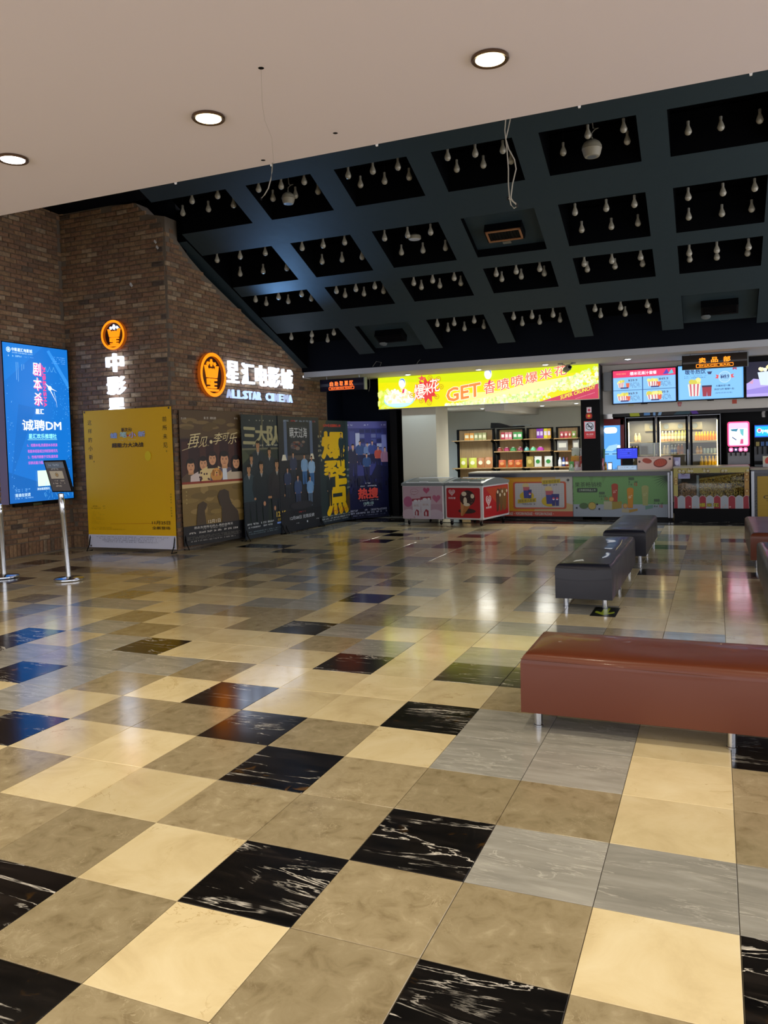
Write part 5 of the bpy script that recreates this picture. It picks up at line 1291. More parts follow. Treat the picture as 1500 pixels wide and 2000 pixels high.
# goods
def pouch(x, y, z, w_, h_, lab, c1, c2='#e8e4d8', cat='snack bag', grp=None, rz=0, depth=.05):
    t = thing('snack_bag', lab, cat, (x, y, z), rz, grp)
    nu, nv = 5, 6; vs = []; fs = []
    for side in (-1, 1):
        for j in range(nv + 1):
            for i in range(nu + 1):
                u, v = i / nu, j / nv; p = math.sin(math.pi * u) ** .6 * (math.sin(math.pi * min(1, v * 1.0 + .08)) ** .7 if v < .95 else 0)
                vs.append(((u - .5) * w_ * (1 - .06 * math.sin(math.pi * v)), side * depth * p * .5, v * h_))
        b = 0 if side < 0 else (nu + 1) * (nv + 1)
        for j in range(nv):
            for i in range(nu):
                q = b + j * (nu + 1) + i; fs.append((q, q + 1, q + nu + 2, q + nu + 1))
    MB().add(vs, fs, mat('foil_' + c1.lstrip('#'), c1, .3, spec=.6)).build('bag', t, True)
    MB().box(-w_ * .49, w_ * .49, -.003, .003, h_ * .94, h_, mat('foil_' + c1.lstrip('#'))).build('crimp', t)
    l = MB(); l.add([(w_ * .28 * math.cos(a) * 1.0, -depth * .53, h_ * .5 + h_ * .2 * math.sin(a)) for a in [2 * math.pi * k / 14 for k in range(14)]], [list(range(14))], mat('foil_' + c2.lstrip('#'), c2, .4)); l.build('front_label', t)
    return t
def carton(x, y, z, w_, h_, lab, c1, c2='#e8e4d8', cat='box', grp=None):
    t = thing('carton', lab, cat, (x, y, z), 0, grp)
    MB().box(-w_ / 2, w_ / 2, -.03, .03, 0, h_, mat('card_' + c1.lstrip('#'), c1, .45), .002).build('box', t)
    MB().box(-w_ * .36, w_ * .36, -.0315, -.03, h_ * .3, h_ * .72, mat('card_' + c2.lstrip('#'), c2, .45)).build('front_label', t); return t
def bottle(x, y, z, w_, h_, lab, liquid, cap, labc=None, grp=None, glow=0):
    t = thing('bottle', lab, 'bottle', (x, y, z), 0, grp); r_ = w_ / 2
    ml = mat('liquid_%s_%g' % (liquid.lstrip('#'), glow), liquid, .2, spec=.6)
    MB().lathe([(r_ * .9, 0), (r_, h_ * .04), (r_, h_ * .55), (r_ * .9, h_ * .68), (r_ * .45, h_ * .85), (r_ * .4, h_ * .9)], ml, n=12).build('body', t, True)
    MB().lathe([(r_ * .48, h_ * .89), (r_ * .48, h_), (r_ * .3, h_ * 1.005)], mat('cap_' + cap.lstrip('#'), cap, .4), n=10).build('cap', t)
    if labc: MB().lathe([(r_ * 1.015, h_ * .22), (r_ * 1.015, h_ * .5)], mat('lab_' + labc.lstrip('#'), labc, .45), n=12).build('label_band', t)
    return t
YG = 16.33
def place(kind, pa, pb_, ptop, pbot, lab, *args, Y=YG, **kw):
    a = at_y(pa, pbot, Y); b = at_y(pb_, ptop, Y)
    zb = kw.pop('zb', None) or a.z
    return kind((a.x + b.x) / 2, Y, zb, b.x - a.x, b.z - a.z, lab, *args, **kw)
def shelfz(i, k): return at_y((bays[i][0] + bays[i][1]) / 2, bays[i][2][k], YSH).z + .001
for pa, pb_, c, s in ((908, 917, '#d08a20', 'first orange'), (918, 926, '#d8902a', 'second orange'), (927, 934, '#8c8c58', 'first olive'), (935, 942, '#98965c', 'second olive'), (943, 950, '#a0a068', 'third olive')):
    place(carton, pa, pb_, 845, 859, s + ' snack carton, top shelf, leftmost bay', c, '#e0d8b0', zb=shelfz(0, 0))
for pa, pb_, c, s in ((979, 986, '#a81c34', 'crimson'), (987, 993, '#d07888', 'left pink'), (994, 1000, '#d88090', 'right pink'), (1003, 1010.5, '#3c9a50', 'left green'), (1011, 1020, '#48a458', 'right green')):
    place(carton, pa, pb_, 844, 858, s + ' carton, top shelf of the second bay', c, '#f0e8e8', zb=shelfz(1, 0))
for pa, pb_, c, s in ((1048.5, 1054.5, '#7828a8', 'left purple'), (1055, 1061, '#8434b4', 'right purple'), (1062.5, 1069, '#d0c820', 'bright yellow'), (1069.5, 1076, '#c09018', 'gold')):
    place(carton, pa, pb_, 837, 856, s + ' snack tube box, top shelf of the third bay', c, '#d8c8f0', zb=shelfz(2, 0))
for pa, pb_, c, s in ((1094, 1101, '#b03850', 'first red'), (1102, 1109.5, '#c04c58', 'second red'), (1110, 1116, '#b05840', 'brownish red'), (1117, 1125, '#7c9848', 'green')):
    place(pouch, pa, pb_, 842, 855, s + ' spouted pouch, top shelf, rightmost bay', c, '#e8d8d8', zb=shelfz(3, 0))
def mound(pa, pb_, lab, c, i, k, hh):
    a = at_y(pa, 880, YG); b = at_y(pb_, 880, YG); t = thing('sweet_packet', lab, 'sweets', ((a.x + b.x) / 2, YG, shelfz(i, k))); w_ = (b.x - a.x)
    m = mat('foil_' + c.lstrip('#'), c, .3, spec=.6); hz = hh
    MB().lathe([(w_ * .5, 0), (w_ * .48, hz * .3), (w_ * .36, hz * .75), (w_ * .16, hz), (.004, hz * 1.02)], m, n=9).build('wrapper', t)
    MB().lathe([(w_ * .2, hz * .9), (w_ * .22, hz * 1.05), (.004, hz * 1.1)], mat('foil_e8e4d8', '#e8e4d8', .4), n=7).build('seal', t)
for i, rowm in enumerate((((971, 982, '#7a3020', 'rust'), (984, 996, '#8c1848', 'magenta'), (996, 1009, '#2c7840', 'green'), (1010, 1022, '#701838', 'maroon')), ((1024, 1034, '#3c8c88', 'teal'), (1036, 1047, '#58b888', 'mint'), (1048.5, 1063, '#a838a0', 'purple')))):
    for pa, pb_, c, s in rowm: mound(pa, pb_, s + ' packet heaped on the middle shelf, %s bay' % ('second' if i == 0 else 'third'), c, i + 1, 1, .085)
for pa, pb_, s in ((1089, 1109, 'left'), (1119, 1131, 'right')): place(carton, pa, pb_, 859, 880, s + ' grey and white gift box, middle shelf, rightmost bay', '#7c7c7c', '#c0c0b8', zb=shelfz(3, 1))
for pa, pb_, c, s, pt_ in ((899, 912, '#b0b030', 'first yellow', 894), (916, 931, '#b8b840', 'second yellow', 894), (932, 946, '#a0683c', 'first brown', 894), (947, 962, '#a87044', 'second brown', 893)):
    place(pouch, pa, pb_, pt_, 914, s + ' snack bag on the lower shelf, leftmost bay', c, '#ddd6b0', zb=shelfz(0, 1))
for pa, pb_, s in ((974, 988, 'left'), (992, 1004, 'middle'), (1005, 1020, 'right')): place(pouch, pa, pb_, 898, 913, s + ' orange crisp bag on the lower shelf, second bay', '#a84c1c', '#c88850', zb=shelfz(1, 2))
for pa, pb_, c, c2, s in ((1028, 1042, '#8c7c34', '#b8a860', 'crumpled gold'), (1044, 1058, '#c8ccc8', '#2c7c34', 'left white and green'), (1063.5, 1079, '#c4c8c4', '#2c7c34', 'right white and green')):
    place(pouch, pa, pb_, 891, 912, s + ' bag on the lower shelf, third bay', c, c2, zb=shelfz(2, 2))
for pa, pb_, c, s in ((1090.5, 1097, '#c8d0dc', 'white'), (1098, 1104, '#28408c', 'blue'), (1105, 1110, '#6c2824', 'dark red')):
    place(bottle, pa, pb_, 893, 911, s + ' bottle on the lower shelf, rightmost bay', c, c, '#e0e0e0', zb=shelfz(3, 2))
t = thing('cap_bag', 'black folded bag lying on top of the wooden shelving', 'bag', (sx(990), YW - .1, sz(990, 838) + .03))
MB().box(-.32, .45, -.15, .1, 0, .03, M_BLKM).build('tray', t); MB().prism([(-.33, .03), (.12, .03), (.02, .07), (-.15, .12), (-.32, .13)], -.12, .08, M_BLK).build('flap', t); MB().box(.2, .62, -.1, .05, .03, .05, M_GREYPL).build('strap', t)

# stickers on the black pillar
def plate(name, lab, px0, px1, py0, py1, Y, draw, cat='sign', thick=.004):
    a = at_y(px0, py1, Y); b = at_y(px1, py0, Y); t = thing(name, lab, cat, (a.x, Y, a.z)); W_, H_ = b.x - a.x, b.z - a.z
    MB().box(0, W_, 0, thick, 0, H_, M_WPLAST).build('backing', t); A = Art(W_, H_, -.0006); draw(A); A.build('printed_face', t); return t
def d_ns(A):
    A.rect(0, 0, 1, 1, '#b02c34'); A.rect(.06, .42, .94, .96, '#b8bcc8'); A.ring(.5, .7, .34, .16, '#1c2030'); A.rect(.3, .66, .66, .7, '#1c2030'); A.P([(.66, .66), (.74, .66), (.74, .78), (.66, .7)], '#1c2030'); A.line(.27, .86, .73, .54, .02, '#1c2030')
    A.text('禁止吸烟', .5, .25, wd=.6, ht=.09, c='#e0c0c4', bold=.02); A.text('NO SMOKING', .5, .14, wd=.5, ht=.03, c='#d0a0a4')
plate('no_smoking_sign', 'red and white no smoking sign on the black pillar', 1141, 1162.5, 822, 857, 13.485, d_ns)
def d_rd(A): A.rect(0, 0, 1, 1, '#0b0b0d'); A.ell(.5, .5, .5, c='#8c1810', n=24); A.ell(.5, .5, .4, c='#a82418', n=24); A.text('中', .5, .5, ht=.5, c='#d8b040', bold=.05)
plate('round_sticker', 'round red sticker with gold character on the black pillar', 1144, 1156.5, 806.5, 818.5, 13.485, d_rd)
def d_wt(A): A.rect(0, 0, 1, 1, '#c8bcc4'); A.ell(.5, .45, .3, c='#b03850', n=14); A.small(.15, .85, .82, .1, '#805060')
plate('paper_notice', 'small white notice above the round red sticker on pillar', 1146, 1155, 795, 806, 13.485, d_wt)

# ------------------------------------------------------------------ menu screens
def screen(lab, px0, px1, pyt0, pyt1, pyb0, Y, draw, hpx=None):
    a = at_y(px0, pyb0, Y); b = at_y(px1, pyt1, Y); a2 = at_y(px0, pyt0, Y); W_, H_ = b.x - a.x, a2.z - a.z
    t = thing('menu_screen', lab, 'screen', (a.x, Y, a.z))
    MB().box(0, W_, .004, .06, 0, H_, M_BLK, .003).build('bezel', t); MB().box(W_ * .45, W_ * .55, .0, .03, -.015, 0, M_BLK).build('logo_tab', t)
    MB().box(W_ * .3, W_ * .7, .06, .0 + (13.98 - Y), H_ * .3, H_ * .7, M_BLKM).build('wall_mount', t)
    A = Art(W_ * .966, H_ * .945, 0.003); A.mk = lambda c: em(c, 1.15); draw(A); o = A.build('display', t); o.location = (W_ * .017, 0, H_ * .028); return t
def tub(A, u, v, w_, h_, c='#e8e8e0'):
    for k in range(9): A.ell(u + rnd.uniform(-.4, .4) * w_, v + h_ * (.62 + rnd.uniform(0, .3)), w_ * .22, c=rnd.choice(['#e8e070', '#f0e890', '#d8cc50']), n=9)
    A.P([(u - w_ * .5, v + h_ * .65), (u + w_ * .5, v + h_ * .65), (u + w_ * .38, v), (u - w_ * .38, v)], c)
    for k in (-.3, 0, .3): A.P([(u + (k - .07) * w_, v + h_ * .65), (u + (k + .07) * w_, v + h_ * .65), (u + (k * .8 + .05) * w_, v), (u + (k * .8 - .05) * w_, v)], '#d06070')
def d_tv1(A):
    A.rect(0, 0, 1, 1, '#78a8e8'); A.rect(0, .79, 1, 1, '#e83868'); A.text('爆米花果汁套餐', .49, .895, wd=.43, ht=.11, c='#fbe8f4', bold=.03); A.text('中影星汇电影城', .13, .9, wd=.16, ht=.05, c='#ffb080')
    A.P([(.8, .82), (.86, .98), (.9, .84)], '#5048b8'); A.P([(.88, .82), (.94, .97), (.97, .84)], '#60c8d8')
    A.rect(.01, .02, .99, .78, '#8ac4f4')
    A.rect(.47, .0, .485, .79, '#28508c'); A.rect(0, .385, 1, .40, '#28508c')
    for u, v, p_, n in ((.0, .4, '¥39.9', 1), (.49, .4, '¥49.9', 2), (.0, 0, '¥69.9', 2), (.49, 0, '¥89.9', 3)):
        A.text(p_, u + .32, v + .29, wd=.15, ht=.075, c='#48506c', bold=.015)
        for k in range(n): tub(A, u + .13 + k * .05, v + .08, .085 + .02 * n, .22)
        A.P([(u + .2 + .01 * n, v + .21), (u + .26 + .01 * n, v + .21), (u + .25 + .01 * n, v + .07), (u + .21 + .01 * n, v + .07)], '#e06848'); A.rect(u + .12, v + .045, u + .25, v + .085, '#403870')
        for k in range(4): A.small(u + .28, u + .42 + .01 * k, v + .19 - k * .04, .025, '#38507c', seed=k + 3)
def d_tv2(A):
    A.rect(0, 0, 1, 1, '#6cb4f4'); A.rect(.02, .02, .98, .97, '#84c4f8'); A.text('暖冬热饮', .27, .82, wd=.32, ht=.16, c='#2c4474', bold=.02); A.P([(.45, .8), (.53, .8), (.51, .72), (.47, .72)], '#404870')
    A.small(.1, .45, .68, .02, '#5080b0'); A.small(.1, .43, .63, .025, '#406898', seed=4); tub(A, .25, .1, .2, .55); 
    for u in (.41, .48): A.P([(u - .04, .36), (u + .04, .36), (u + .03, .08), (u - .03, .08)], '#9c3848'); A.rect(u - .042, .35, u + .042, .4, '#3c2c4c')
    A.ell(.72, .62, .095, c='#c0e0f8', n=26); A.ell(.72, .62, .085, c='#98ccf8', n=26); A.text('¥49.9', .72, .63, wd=.13, ht=.12, c='#2c4074', bold=.03); A.P([(.58, .7), (.63, .68), (.62, .58), (.57, .6), (.6, .64)], '#e05860'); A.P([(.86, .7), (.81, .68), (.82, .58), (.87, .6), (.84, .64)], '#e05860')
    A.text('大爆米花*1桶', .69, .37, wd=.22, ht=.055, c='#2c4878', bold=.02); A.text('热饮*2杯 微辣*1包', .71, .27, wd=.3, ht=.055, c='#2c4878', bold=.02); A.text('(咖啡/奶茶/红茶)', .7, .16, wd=.26, ht=.05, c='#3c5c90')
    A.P([(.84, 1), (.90, 1), (.90, .8), (.87, .84), (.84, .8)], '#a84860'); A.ell(.87, .92, .022, c='#283060', n=12)
def d_tv3(A):
    A.rect(0, 0, 1, 1, '#14142c'); A.P([(0, .02), (1, .02), (1, .3), (.2, .5), (.1, .53), (.05, .45), (0, .4)], '#b8a8ec'); A.P([(.03, .42), (.1, .5), (.09, .38)], '#d8a0c0'); A.P([(0, .22), (.3, .3), (.6, .12), (0, .1)], '#9888dc')
    A.P([(.16, .7), (.5, .74), (.46, .3), (.2, .34)], '#d8e8ff'); 
    for k in range(14): A.ell(.17 + rnd.uniform(0, .3), .74 + rnd.uniform(0, .14), .03, c=rnd.choice(['#fff0c8', '#ffe8a8', '#f8f8e0']), n=9)
YT = 13.88
screen('leftmost menu screen with red header and four combo prices', 1196, 1321.5, 723.5, 715.5, 790.5, YT, d_tv1)
screen('middle menu screen with hot drinks offer on blue', 1323, 1454, 714, 708, 784, YT, d_tv2)
screen('right menu screen with purple shape and popcorn cup, cut off', 1456, 1600, 706, 698, 779, YT, d_tv3)
def d_cup(A): A.rect(0, 0, 1, 1, '#b0b0b0'); A.P([(0, 1), (1, 1), (.8, 0), (.2, 0)], '#982c34'); [A.P([(u, .75), (u + .12, .75), (u + .1, 0), (u + .04, 0)], '#c8a8a8') for u in (.25, .47, .7)]
plate('popcorn_cutout', 'small striped popcorn tub cutout below the first menu screen', 1323, 1332, 785.5, 794, 13.975, d_cup, 'decoration')
plate('paper_tag', 'small orange tag stuck under the middle menu screen', 1430, 1439, 780, 788.5, 13.975, lambda A: A.rect(0, 0, 1, 1, '#a8402c'), 'tag')
plate('paper_tag', 'small cream tag stuck under the leftmost menu screen', 1227, 1238, 789.5, 793.5, 13.975, lambda A: A.rect(0, 0, 1, 1, '#b0a888'), 'tag')

# ------------------------------------------------------------------ drinks fridge and coolers
YR = 15.0
M_STRIP = em('#ffdf9c', 16); M_FIN = mat('fridge_inside', '#76726a', .5)
fx = lambda px: at_y(px, 860, YR).x
F0, F1 = fx(1221.5), fx(1408); FT = 2.0
t = thing('drinks_fridge', 'three-door black drinks fridge with lit interior behind the counter', 'fridge', (F0, YR, 0)); FW = F1 - F0
MB().box(0, FW, .55, .6, 0, FT, M_FIN).box(0, .04, .03, .6, 0, FT, M_BLK).box(FW - .04, FW, .03, .6, 0, FT, M_BLK).box(0, FW, .03, .6, FT - .05, FT, M_BLK).box(0, FW, .03, .6, 0, .15, M_BLK).build('cabinet', t)
doors = [(1222, 1281), (1283, 1345), (1347, 1407.5)]
for i, (pa, pb_) in enumerate(doors):
    xa, xb = fx(pa) - F0, fx(pb_) - F0; f_ = MB(); e = .055
    f_.box(xa, xa + e, -.02, .02, .15, FT - .01, M_BLK).box(xb - e, xb, -.02, .02, .15, FT - .01, M_BLK).box(xa, xb, -.02, .02, FT - .09, FT - .01, M_BLK).box(xa, xb, -.02, .02, .15, .23, M_BLK)
    d_ = f_.build('door', t)
    tr_ = MB(); tr_.box(xa, xa + .008, -.026, -.02, .15, FT, M_STEEL).box(xb - .008, xb, -.026, -.02, .15, FT, M_STEEL).box(xa, xb, -.026, -.02, FT - .02, FT - .01, M_STEEL); tr_.build('door_trim', d_)
    MB().box(xa + e, xb - e, -.004, .0, .23, FT - .09, M_GLASS).build('door_glass', d_)
    MB().box((xb if i == 0 else xa if i == 2 else xb) - .03, (xb if i == 0 else xa if i == 2 else xb) - .015, -.05, -.03, .9, 1.3, M_STEEL).build('door_handle', d_)
    st = MB()
    if i in (0, 1): st.box(xa + e + .002, xa + e + .014, .03, .05, .25, FT - .12, M_STRIP)
    if i == 2: st.box(xb - e - .014, xb - e - .002, .03, .05, .25, FT - .12, M_STRIP)
    st.build('light_strip', t)
for x in (.3, .9, 1.5):
    lamp('fridge_lamp', (F0 + x, YR + .07, FT - .12), 22, (1, .85, .55), .03, 160, .5, (R(14), 0, 0))
MB().box(.35, FW - .35, .46, .55, FT - .3, FT - .14, mat('cream_metal', '#7c7458', .4)).build('fan_cover', t)
for k in range(4): MB().lathe([(.05, .455), (.055, .46)], M_GREYPL, c=(.5 + k * .28, 0, FT - .22), n=14, axis='y').build('fan_grille', t)
SZ = {}
for nm, py, pxs in (('top', 861.5, 1315), ('mid', 887.5, 1315), ('low', 912.5, 1315)):
    z = at_y(pxs, py, YR + .12).z; SZ[nm] = z; MB().box(.04, FW - .04, .1, .5, z - .012, z, mat('wire_shelf', '#c8b888', .4)).build('shelf', t)
YQ = YR + .2
ORD = ['first', 'second', 'third', 'fourth', 'fifth', 'sixth', 'seventh', 'eighth']
def bots(pxs, w_px, ptop, shelf, lab, liq, cap, labc, grp, py_b):
    base = lab
    for i, px in enumerate(pxs):
        lab = ORD[i] + ' from left, ' + base
        a = at_y(px - w_px / 2, py_b, YQ); b = at_y(px + w_px / 2, ptop, YQ)
        bottle((a.x + b.x) / 2, YQ, SZ[shelf], b.x - a.x, (b.z - a.z), lab, liq, cap, labc, grp)
bots([1241.5, 1248.5], 6, 845, 'top', 'cream drink bottle, one of two in the left fridge door', '#d8b888', '#f0e0c0', '#e8d0a0', 'two cream bottles, top shelf left door', 862)
bots([1232, 1238, 1244], 5.5, 869.5, 'mid', 'milk bottle on the middle shelf of the left door', '#d0c0a0', '#f0e8d8', None, 'milk bottles, middle shelf left door', 887)
bots([1294, 1300.5, 1307, 1313.5], 6, 841, 'top', 'pink tea bottle, top shelf of the middle fridge door', '#d89c70', '#f8e8d8', '#f0e0c8', 'pink tea bottles, top shelf middle door', 861)
bots([1320, 1326.5, 1333, 1339], 6, 841, 'top', 'pale green tea bottle, top shelf of the middle fridge door', '#c8b868', '#d8d840', '#e8e0b8', 'green tea bottles, top shelf middle door', 861)
bots([1298, 1304.5], 6, 869, 'mid', 'clear water bottle, middle shelf, middle fridge door', '#b8a888', '#e8d8b8', '#a89878', 'clear bottles, middle shelf middle door', 887)
bots([1312.5, 1319], 6, 868, 'mid', 'blue-labelled water bottle, middle shelf, middle door', '#c0c8d8', '#e8f0ff', '#5070c8', 'blue-labelled bottles, middle shelf middle door', 887)
bots([1325.5, 1332], 6, 867, 'mid', 'amber tea bottle, middle shelf, middle fridge door', '#c87c38', '#f0d8b0', '#a86030', 'amber bottles, middle shelf middle door', 887)
bots([1360 + 5.7 * k for k in range(8)], 5.6, 843, 'top', 'orange juice bottle in the full row, right fridge door', '#ff9a08', '#ffb428', '#f08808', 'orange juice bottles, top shelf right door', 860)
bots([1362, 1368.5], 6, 872, 'mid', 'yellow milk bottle beside the cans, right fridge door', '#e0b060', '#f0d8a0', '#e8c890', 'yellow milk bottles, middle shelf right door', 887)
bots([1370.5, 1378, 1385.5, 1392.5, 1399], 6.6, 892, 'low', 'bright yellow juice bottle, lower shelf, right fridge door', '#f0c808', '#f8e040', '#e8b808', 'yellow juice bottles, lower shelf right door', 913)
for ci, px in enumerate((1375.5, 1382, 1389, 1396)):
    a = at_y(px - 3, 887, YQ); b = at_y(px + 3, 876, YQ)
    tt = thing('drink_can', ORD[ci] + ' from left, pale blue drink can on the middle shelf, right door', 'can', ((a.x + b.x) / 2, YQ, SZ['mid']), 0, 'pale blue cans, middle shelf right door'); r_ = (b.x - a.x) / 2
    MB().lathe([(r_ * .85, 0), (r_, .006), (r_, b.z - a.z - .01), (r_ * .85, b.z - a.z)], mat('can_blue', '#a8c0cc', .3), n=14).build('body', tt, True); MB().lathe([(r_ * .84, b.z - a.z), (r_ * .8, b.z - a.z - .003)], M_STEEL, n=14).build('lid', tt)
# header above the fridges
A = Art(3.0, .1, 0); A.mk = lambda c: em(c, .35); A.rect(0, 0, 1, 1, '#0a0a10')
for k in range(5): A.P([(.12 + k * .012, 0), (.135 + k * .012, 0), (.127 + k * .012, 1), (.112 + k * .012, 1)], '#b8c020')
A.rect(.21, .1, .25, .9, '#6098d8'); A.rect(.27, 0, .285, 1, '#80b0e8'); A.P([(.3, 0), (.32, 0), (.33, 1), (.31, 1)], '#90b8e0'); A.P([(.4, 0), (.5, 0), (.52, 1), (.44, 1)], '#1c4858'); A.P([(.52, 0), (.56, 0), (.54, 1), (.5, 1)], '#5828a0')
tt = thing('fridge_header', 'dark strip with coloured stripes above the drinks fridge', 'sign', (F0 - .25, YR - .05, FT + .01)); A.build('printed_face', tt); MB().box(0, 3.0, .003, .03, 0, .1, M_BLK).build('backing', tt)
# red cooler
xa, xb = fx(1174.5), fx(1219.5)
t = thing('drinks_cooler', 'red-framed cooler with bright blue-lit door left of the fridge', 'cooler', (xa, YR, 0)); W_ = xb - xa; rm = mat('cooler_red', '#7c1420', .35)
MB().box(0, W_, .03, .6, 0, 1.98, rm, .02).build('cabinet', t); f_ = MB(); f_.box(0, .05, -.02, .03, .1, 1.97, rm, .008).box(W_ - .08, W_, -.02, .03, .1, 1.97, rm, .008).box(0, W_, -.02, .03, 1.84, 1.97, rm, .008).box(0, W_, -.02, .03, .1, .2, rm, .008); f_.build('door', t)
A = Art(W_ - .13, 1.64, 0.0); A.mk = lambda c: em(c, 1.2)
A.rect(0, 0, 1, 1, '#5aa4f0'); A.rect(0, .62, 1, .66, '#80c0ff'); A.rect(.02, .63, .3, .64, '#18304c'); A.rect(.5, .63, .9, .64, '#18304c'); A.rect(.2, .45, .5, .455, '#18304c'); A.rect(.65, .45, .85, .455, '#18304c')
A.P([(.05, .68), (.5, .67), (.9, .72), (.8, .76), (.3, .74)], '#a0d0ff'); A.ell(.9, .72, .12, .03, '#e0f4ff')
A.build('lit_panel', t).location = (.05, 0, .2)
A = Art(W_ - .13, .16, -.008); A.mk = lambda c: em(c, 7)
A.rrect(.04, .12, .8, .85, .05, '#f4f8ff'); A.build('logo_glow', t).location = (.05, 0, 1.66)
# juice machine with red neon panel
YM = 14.6
mx = lambda px: at_y(px, 860, YM).x
mz = lambda py: at_y(1442, py, YM).z
xa, xb = mx(1421), mx(1464)
t = thing('drink_dispenser', 'pink neon-framed drink dispenser with four round buttons', 'drink machine', (xa, YM, .95)); W_ = xb - xa; Z = lambda py: mz(py) - .95
MB().box(-.02, W_ + .02, .02, .5, 0, Z(822), M_BLK).build('body', t)
A = Art(W_, Z(823.5) - Z(872), 0.0); A.mk = lambda c: em(c, 1.0)
A.mk = lambda c: em(c, 2.2); A.rrect(0, 0, 1, 1, .04, '#ff3c70'); A.rrect(.06, .04, .94, .95, .03, '#ff9cc0'); A.rrect(.1, .08, .9, .72, .02, '#ffe8f4')
A.mk = lambda c: em(c, 1.1); A.P([(.12, .7), (.5, .72), (.42, .6), (.2, .62)], '#3c8ca8'); A.P([(.55, .7), (.75, .7), (.72, .4), (.6, .5)], '#70c8d0'); A.P([(.2, .36), (.4, .24), (.42, .28), (.22, .4)], '#286088'); A.P([(.6, .3), (.72, .3), (.72, .1), (.56, .1)], '#e05890')
A.build('lit_panel', t).location.z = Z(872)
A = Art(W_, Z(873) - Z(883), 0.0); A.mk = lambda c: em(c, 1.6)
for k in range(4): A.rrect(.06 + k * .22, .1, .25 + k * .22, .9, .025, '#ff70a8' if k != 1 else '#302050'); A.ell(.155 + k * .22, .5, .05, c='#ffd8e8', n=10)
A.build('buttons', t).location.z = Z(883)
MB().box(.0, W_, -.03, .03, Z(907), Z(884), mat('dispenser_grey', '#8c8c90', .4), .008).build('front_cover', t); MB().box(0, W_, -.05, .03, Z(912), Z(907), mat('dispenser_red', '#8c1c2c', .4)).build('drip_tray', t)
for k in range(4): MB().box(W_ * (.13 + .22 * k), W_ * (.18 + .22 * k), -.06, -.03, Z(890), Z(883), M_BLK).build('nozzle', t)
xa, xb = mx(1473), mx(1530)
t = thing('drink_dispenser', 'blue-lit soda fountain at the right picture edge', 'drink machine', (xa, YM, .95)); W_ = xb - xa
MB().box(0, W_, .02, .5, 0, Z(830), M_BLK).build('body', t)
A = Art(W_ - .02, Z(832) - Z(855), 0.0); A.mk = lambda c: em(c, 1.5); A.rect(0, 0, 1, 1, '#0c5cd8'); A.rect(.03, .1, 1, .9, '#10b0f0'); A.ell(.17, .55, .09, c='#e8f4ff', n=18); A.ell(.17, .58, .06, c='#e85868', n=14); A.ell(.17, .53, .055, c='#5878e0', n=12, a0=180, a1=360); A.text('pepsi', .45, .5, wd=.36, ht=.4, c='#e8faff', bold=.03)
A.build('lit_header', t).location = (.01, 0, Z(855))
for k in range(5):
    x = .03 + k * .085; MB().box(x, x + .06, -.01, .02, Z(872), Z(864), mat('tap_%d' % k, ('#a09048', '#285898', '#3468a8', '#285898', '#3468a8')[k], .4)).build('tap_label', t); MB().box(x + .02, x + .04, -.05, .02, Z(888), Z(873), M_BLK).build('tap', t)
MB().box(0, W_, -.0, .02, Z(901), Z(873), mat('dispenser_dark', '#4c5058', .4)).build('splash_plate', t); MB().box(.0, W_, -.15, .0, 0, .03, M_GREYPL).build('drip_tray', t)
A = Art(.22, .2, 0); A.rect(0, 0, 1, 1, '#b8b49c'); A.ell(.5, .55, .35, c='#b03828', n=12); A.rect(0, 0, 1, .3, '#a8a8a8')
tt = thing('menu_card', 'standing card with red fruit picture by the soda fountain', 'card', (at_y(1489, 900, 14.2).x, 14.05, .956)); A.build('printed_face', tt); MB().box(0, .22, .002, .01, 0, .2, M_WPLAST).build('card_stand', tt)
def d_b(A): A.rect(0, 0, 1, 1, '#181414'); A.P([(.2, 0), (.8, 0), (.7, .5), (.9, .9), (.4, 1), (.1, .6)], '#b8b4b0')
plate('paper_notice', 'torn white paper on the dark wall above the soda fountain', 1487, 1496, 801, 815, 15.84, d_b)

# ------------------------------------------------------------------ things on the counter
YK = 13.72; ZK = .956
def on(kind, pa, pb_, ptop, lab, *args, Y=YK, **kw):
    a = at_y(pa, 900, Y); b = at_y(pb_, ptop, Y); return kind((a.x + b.x) / 2, Y, ZK, b.x - a.x, b.z - ZK, lab, *args, **kw)
on(pouch, 1116.5, 1132, 875, 'tall white and green bag at the back left of counter', '#b8c4c0', '#7a9c38', Y=13.95, depth=.05)
on(pouch, 1133, 1149, 875, 'tall white bag with violet mark at the back of counter', '#c0c4d0', '#6858a0', Y=13.95)
on(pouch, 1115, 1131, 890, 'yellow and orange sweet bag in the middle row', '#c89038', '#b84828', Y=13.84)
on(pouch, 1132, 1148, 890, 'red and orange sweet bag in the middle row', '#b05840', '#d8c8b0', Y=13.84)
on(pouch, 1112, 1121, 901, 'small green packet, front left on counter', '#58a058', '#d0e8d0')
on(pouch, 1122, 1131, 901, 'small pale pink packet, front row on counter', '#c898a8', '#e8d0d8')
on(pouch, 1132, 1141, 899, 'small dark red packet, front row on counter', '#a03838', '#d8c8c8')
on(pouch, 1151, 1163, 877, 'tall red-topped green bag at back of counter', '#5c7848', '#a83838', Y=13.95)
on(pouch, 1164, 1182, 877, 'dark green and white bag at back of counter', '#28784c', '#b8c0c8', Y=13.95)
on(pouch, 1150, 1157, 896, 'small light green packet beside the candy tubs', '#68b078', '#e0f0e0')
on(pouch, 1158, 1168, 896, 'left red candy tub packet on counter front', '#a84858', '#e0c8c8')
on(pouch, 1169, 1180, 895, 'right red candy tub packet on counter front', '#b04c5c', '#e8d0d0')
